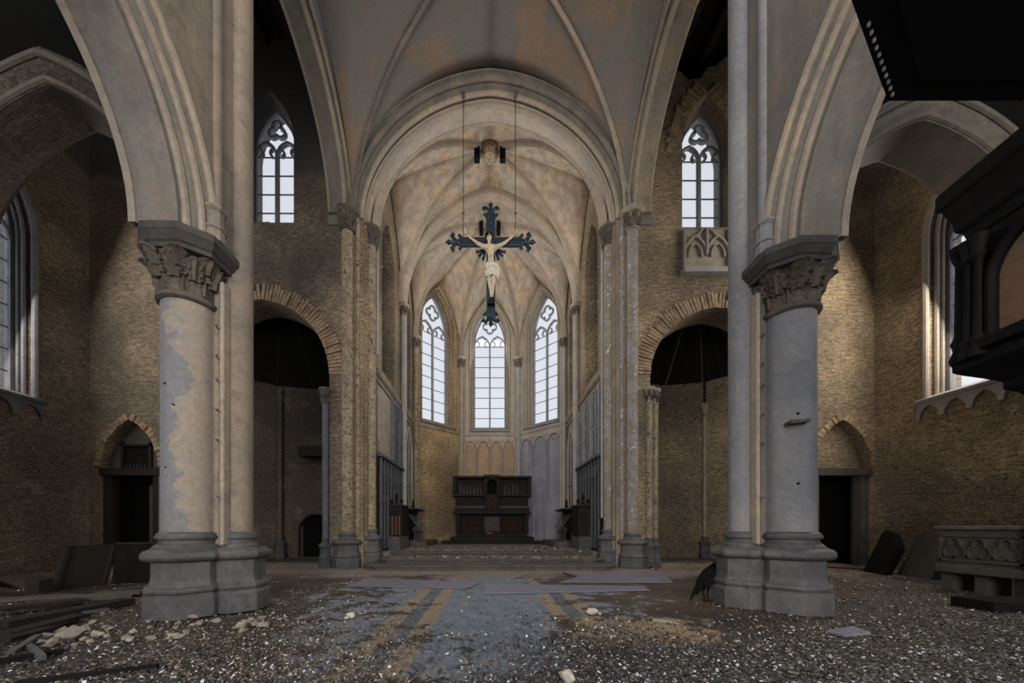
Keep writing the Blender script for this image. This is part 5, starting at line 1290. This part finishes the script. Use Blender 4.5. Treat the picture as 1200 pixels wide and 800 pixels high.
# gravel and plaster chips nobody could count
def chips(name, n, sampler, smin, smax, mat, label, zf=None):
    rng = np.random.default_rng(len(name)+n)
    xy = sampler(rng, n); s_ = smin + (smax-smin)*rng.random(len(xy))**3
    base = np.array([[-1, -.6, 0], [1, -.5, 0], [.6, .8, 0], [-.7, .7, 0], [0, 0, .55]])
    an = rng.random(len(xy))*2*PI; tl = rng.normal(0, .35, (len(xy), 2))
    V_ = np.repeat(base[None], len(xy), 0) + rng.normal(0, .2, (len(xy), 5, 3))*np.array([1, 1, .35])
    ca_, sa_ = np.cos(an)[:, None], np.sin(an)[:, None]
    x = (V_[..., 0]*ca_ - V_[..., 1]*sa_)*s_[:, None]; y = (V_[..., 0]*sa_ + V_[..., 1]*ca_)*s_[:, None]
    z = V_[..., 2]*s_[:, None] + tl[:, :1]*x + tl[:, 1:]*y
    zb = np.array([(zf or fz)(a0, b0) for a0, b0 in xy])
    P = np.stack([x + xy[:, :1], y + xy[:, 1:], z + zb[:, None] + .004], -1).reshape(-1, 3)
    k = np.arange(len(xy))[:, None]*5
    Fc = (np.array([[0, 1, 4], [1, 2, 4], [2, 3, 4], [3, 0, 4]])[None] + k[..., None]).reshape(-1, 3)
    me = bpy.data.meshes.new(name); me.vertices.add(len(P)); me.vertices.foreach_set('co', P.astype('f').ravel())
    me.loops.add(len(Fc)*3); me.loops.foreach_set('vertex_index', Fc.astype('i').ravel())
    me.polygons.add(len(Fc)); me.polygons.foreach_set('loop_start', np.arange(0, len(Fc)*3, 3, dtype='i'))
    me.update(calc_edges=True); me.validate(); me.materials.append(M[mat])
    o = bpy.data.objects.new(name, me); COL.objects.link(o); tag(o, label, 'rubble', kind='stuff'); return o
def sample_poly(dens):
    def f(rng, n):
        out = []
        tot = 0
        while tot < n:
            py = 617 + 1/(1/48 + rng.random(20000)*(1/196-1/48)); py = 660 + (815-660)*rng.random(20000)
            px = rng.random(20000)*1260 - 30
            Y = 520/(py-617); Xx = (px-574)/400*Y
            m = (rng.random(20000) < dens(px, py, Xx, Y)) & (Xx > -12.7) & (Xx < 12.2) & (Y < 10.9) & ~((abs(Xx) < 4.0) & (Y > 10.15))
            out.append(np.stack([Xx[m], Y[m]], -1)); tot += m.sum()
        return np.concatenate(out)[:n]
    return f
def d_grey(px, py, X_, Y_):
    right = 1/(1+np.exp(-(px-(640-1.2*(py-740)+40*np.sin(py/11)))/30))*1/(1+np.exp(-(py-742+10*np.sin(px/35))/6))
    side = 1/(1+np.exp(-(px-880)/25))*.8
    left = 1/(1+np.exp((px-380)/60))*.45
    return np.clip(np.maximum(np.maximum(right, side), left), .03, 1)
def d_warm(px, py, X_, Y_):
    a0 = np.exp(-((px-300)/160)**2)*.8; b0 = np.exp(-((py-672)/8)**2)*.7; c0 = .18
    e = np.exp(-((px-720)/90)**2-((py-733)/12)**2)*.7
    return np.clip(np.maximum(np.maximum(a0, b0), np.maximum(c0, e)), 0, 1)
chips('gravel', 75000, sample_poly(d_grey), .005, .021, 'chips', 'loose grey gravel and pale chips, the whitest coloured as glints, spread over the church floor')
chips('plaster_crumbs', 22000, sample_poly(d_warm), .004, .017, 'chips_warm', 'warm brown plaster crumbs scattered over the painted floor')
def s_step(rng, n):
    x = rng.uniform(-3.4, 3.5, n); y = np.where(rng.random(n) < .5, rng.uniform(10.95, 11.85, n), rng.uniform(12.0, 15.5, n)); return np.stack([x, y], -1)
chips('step_crumbs', 2200, s_step, .01, .045, 'chips_warm', 'plaster crumbs lying on the choir steps and choir floor', zf=lambda a0, b0: .282 if b0 < 11.9 else .417)
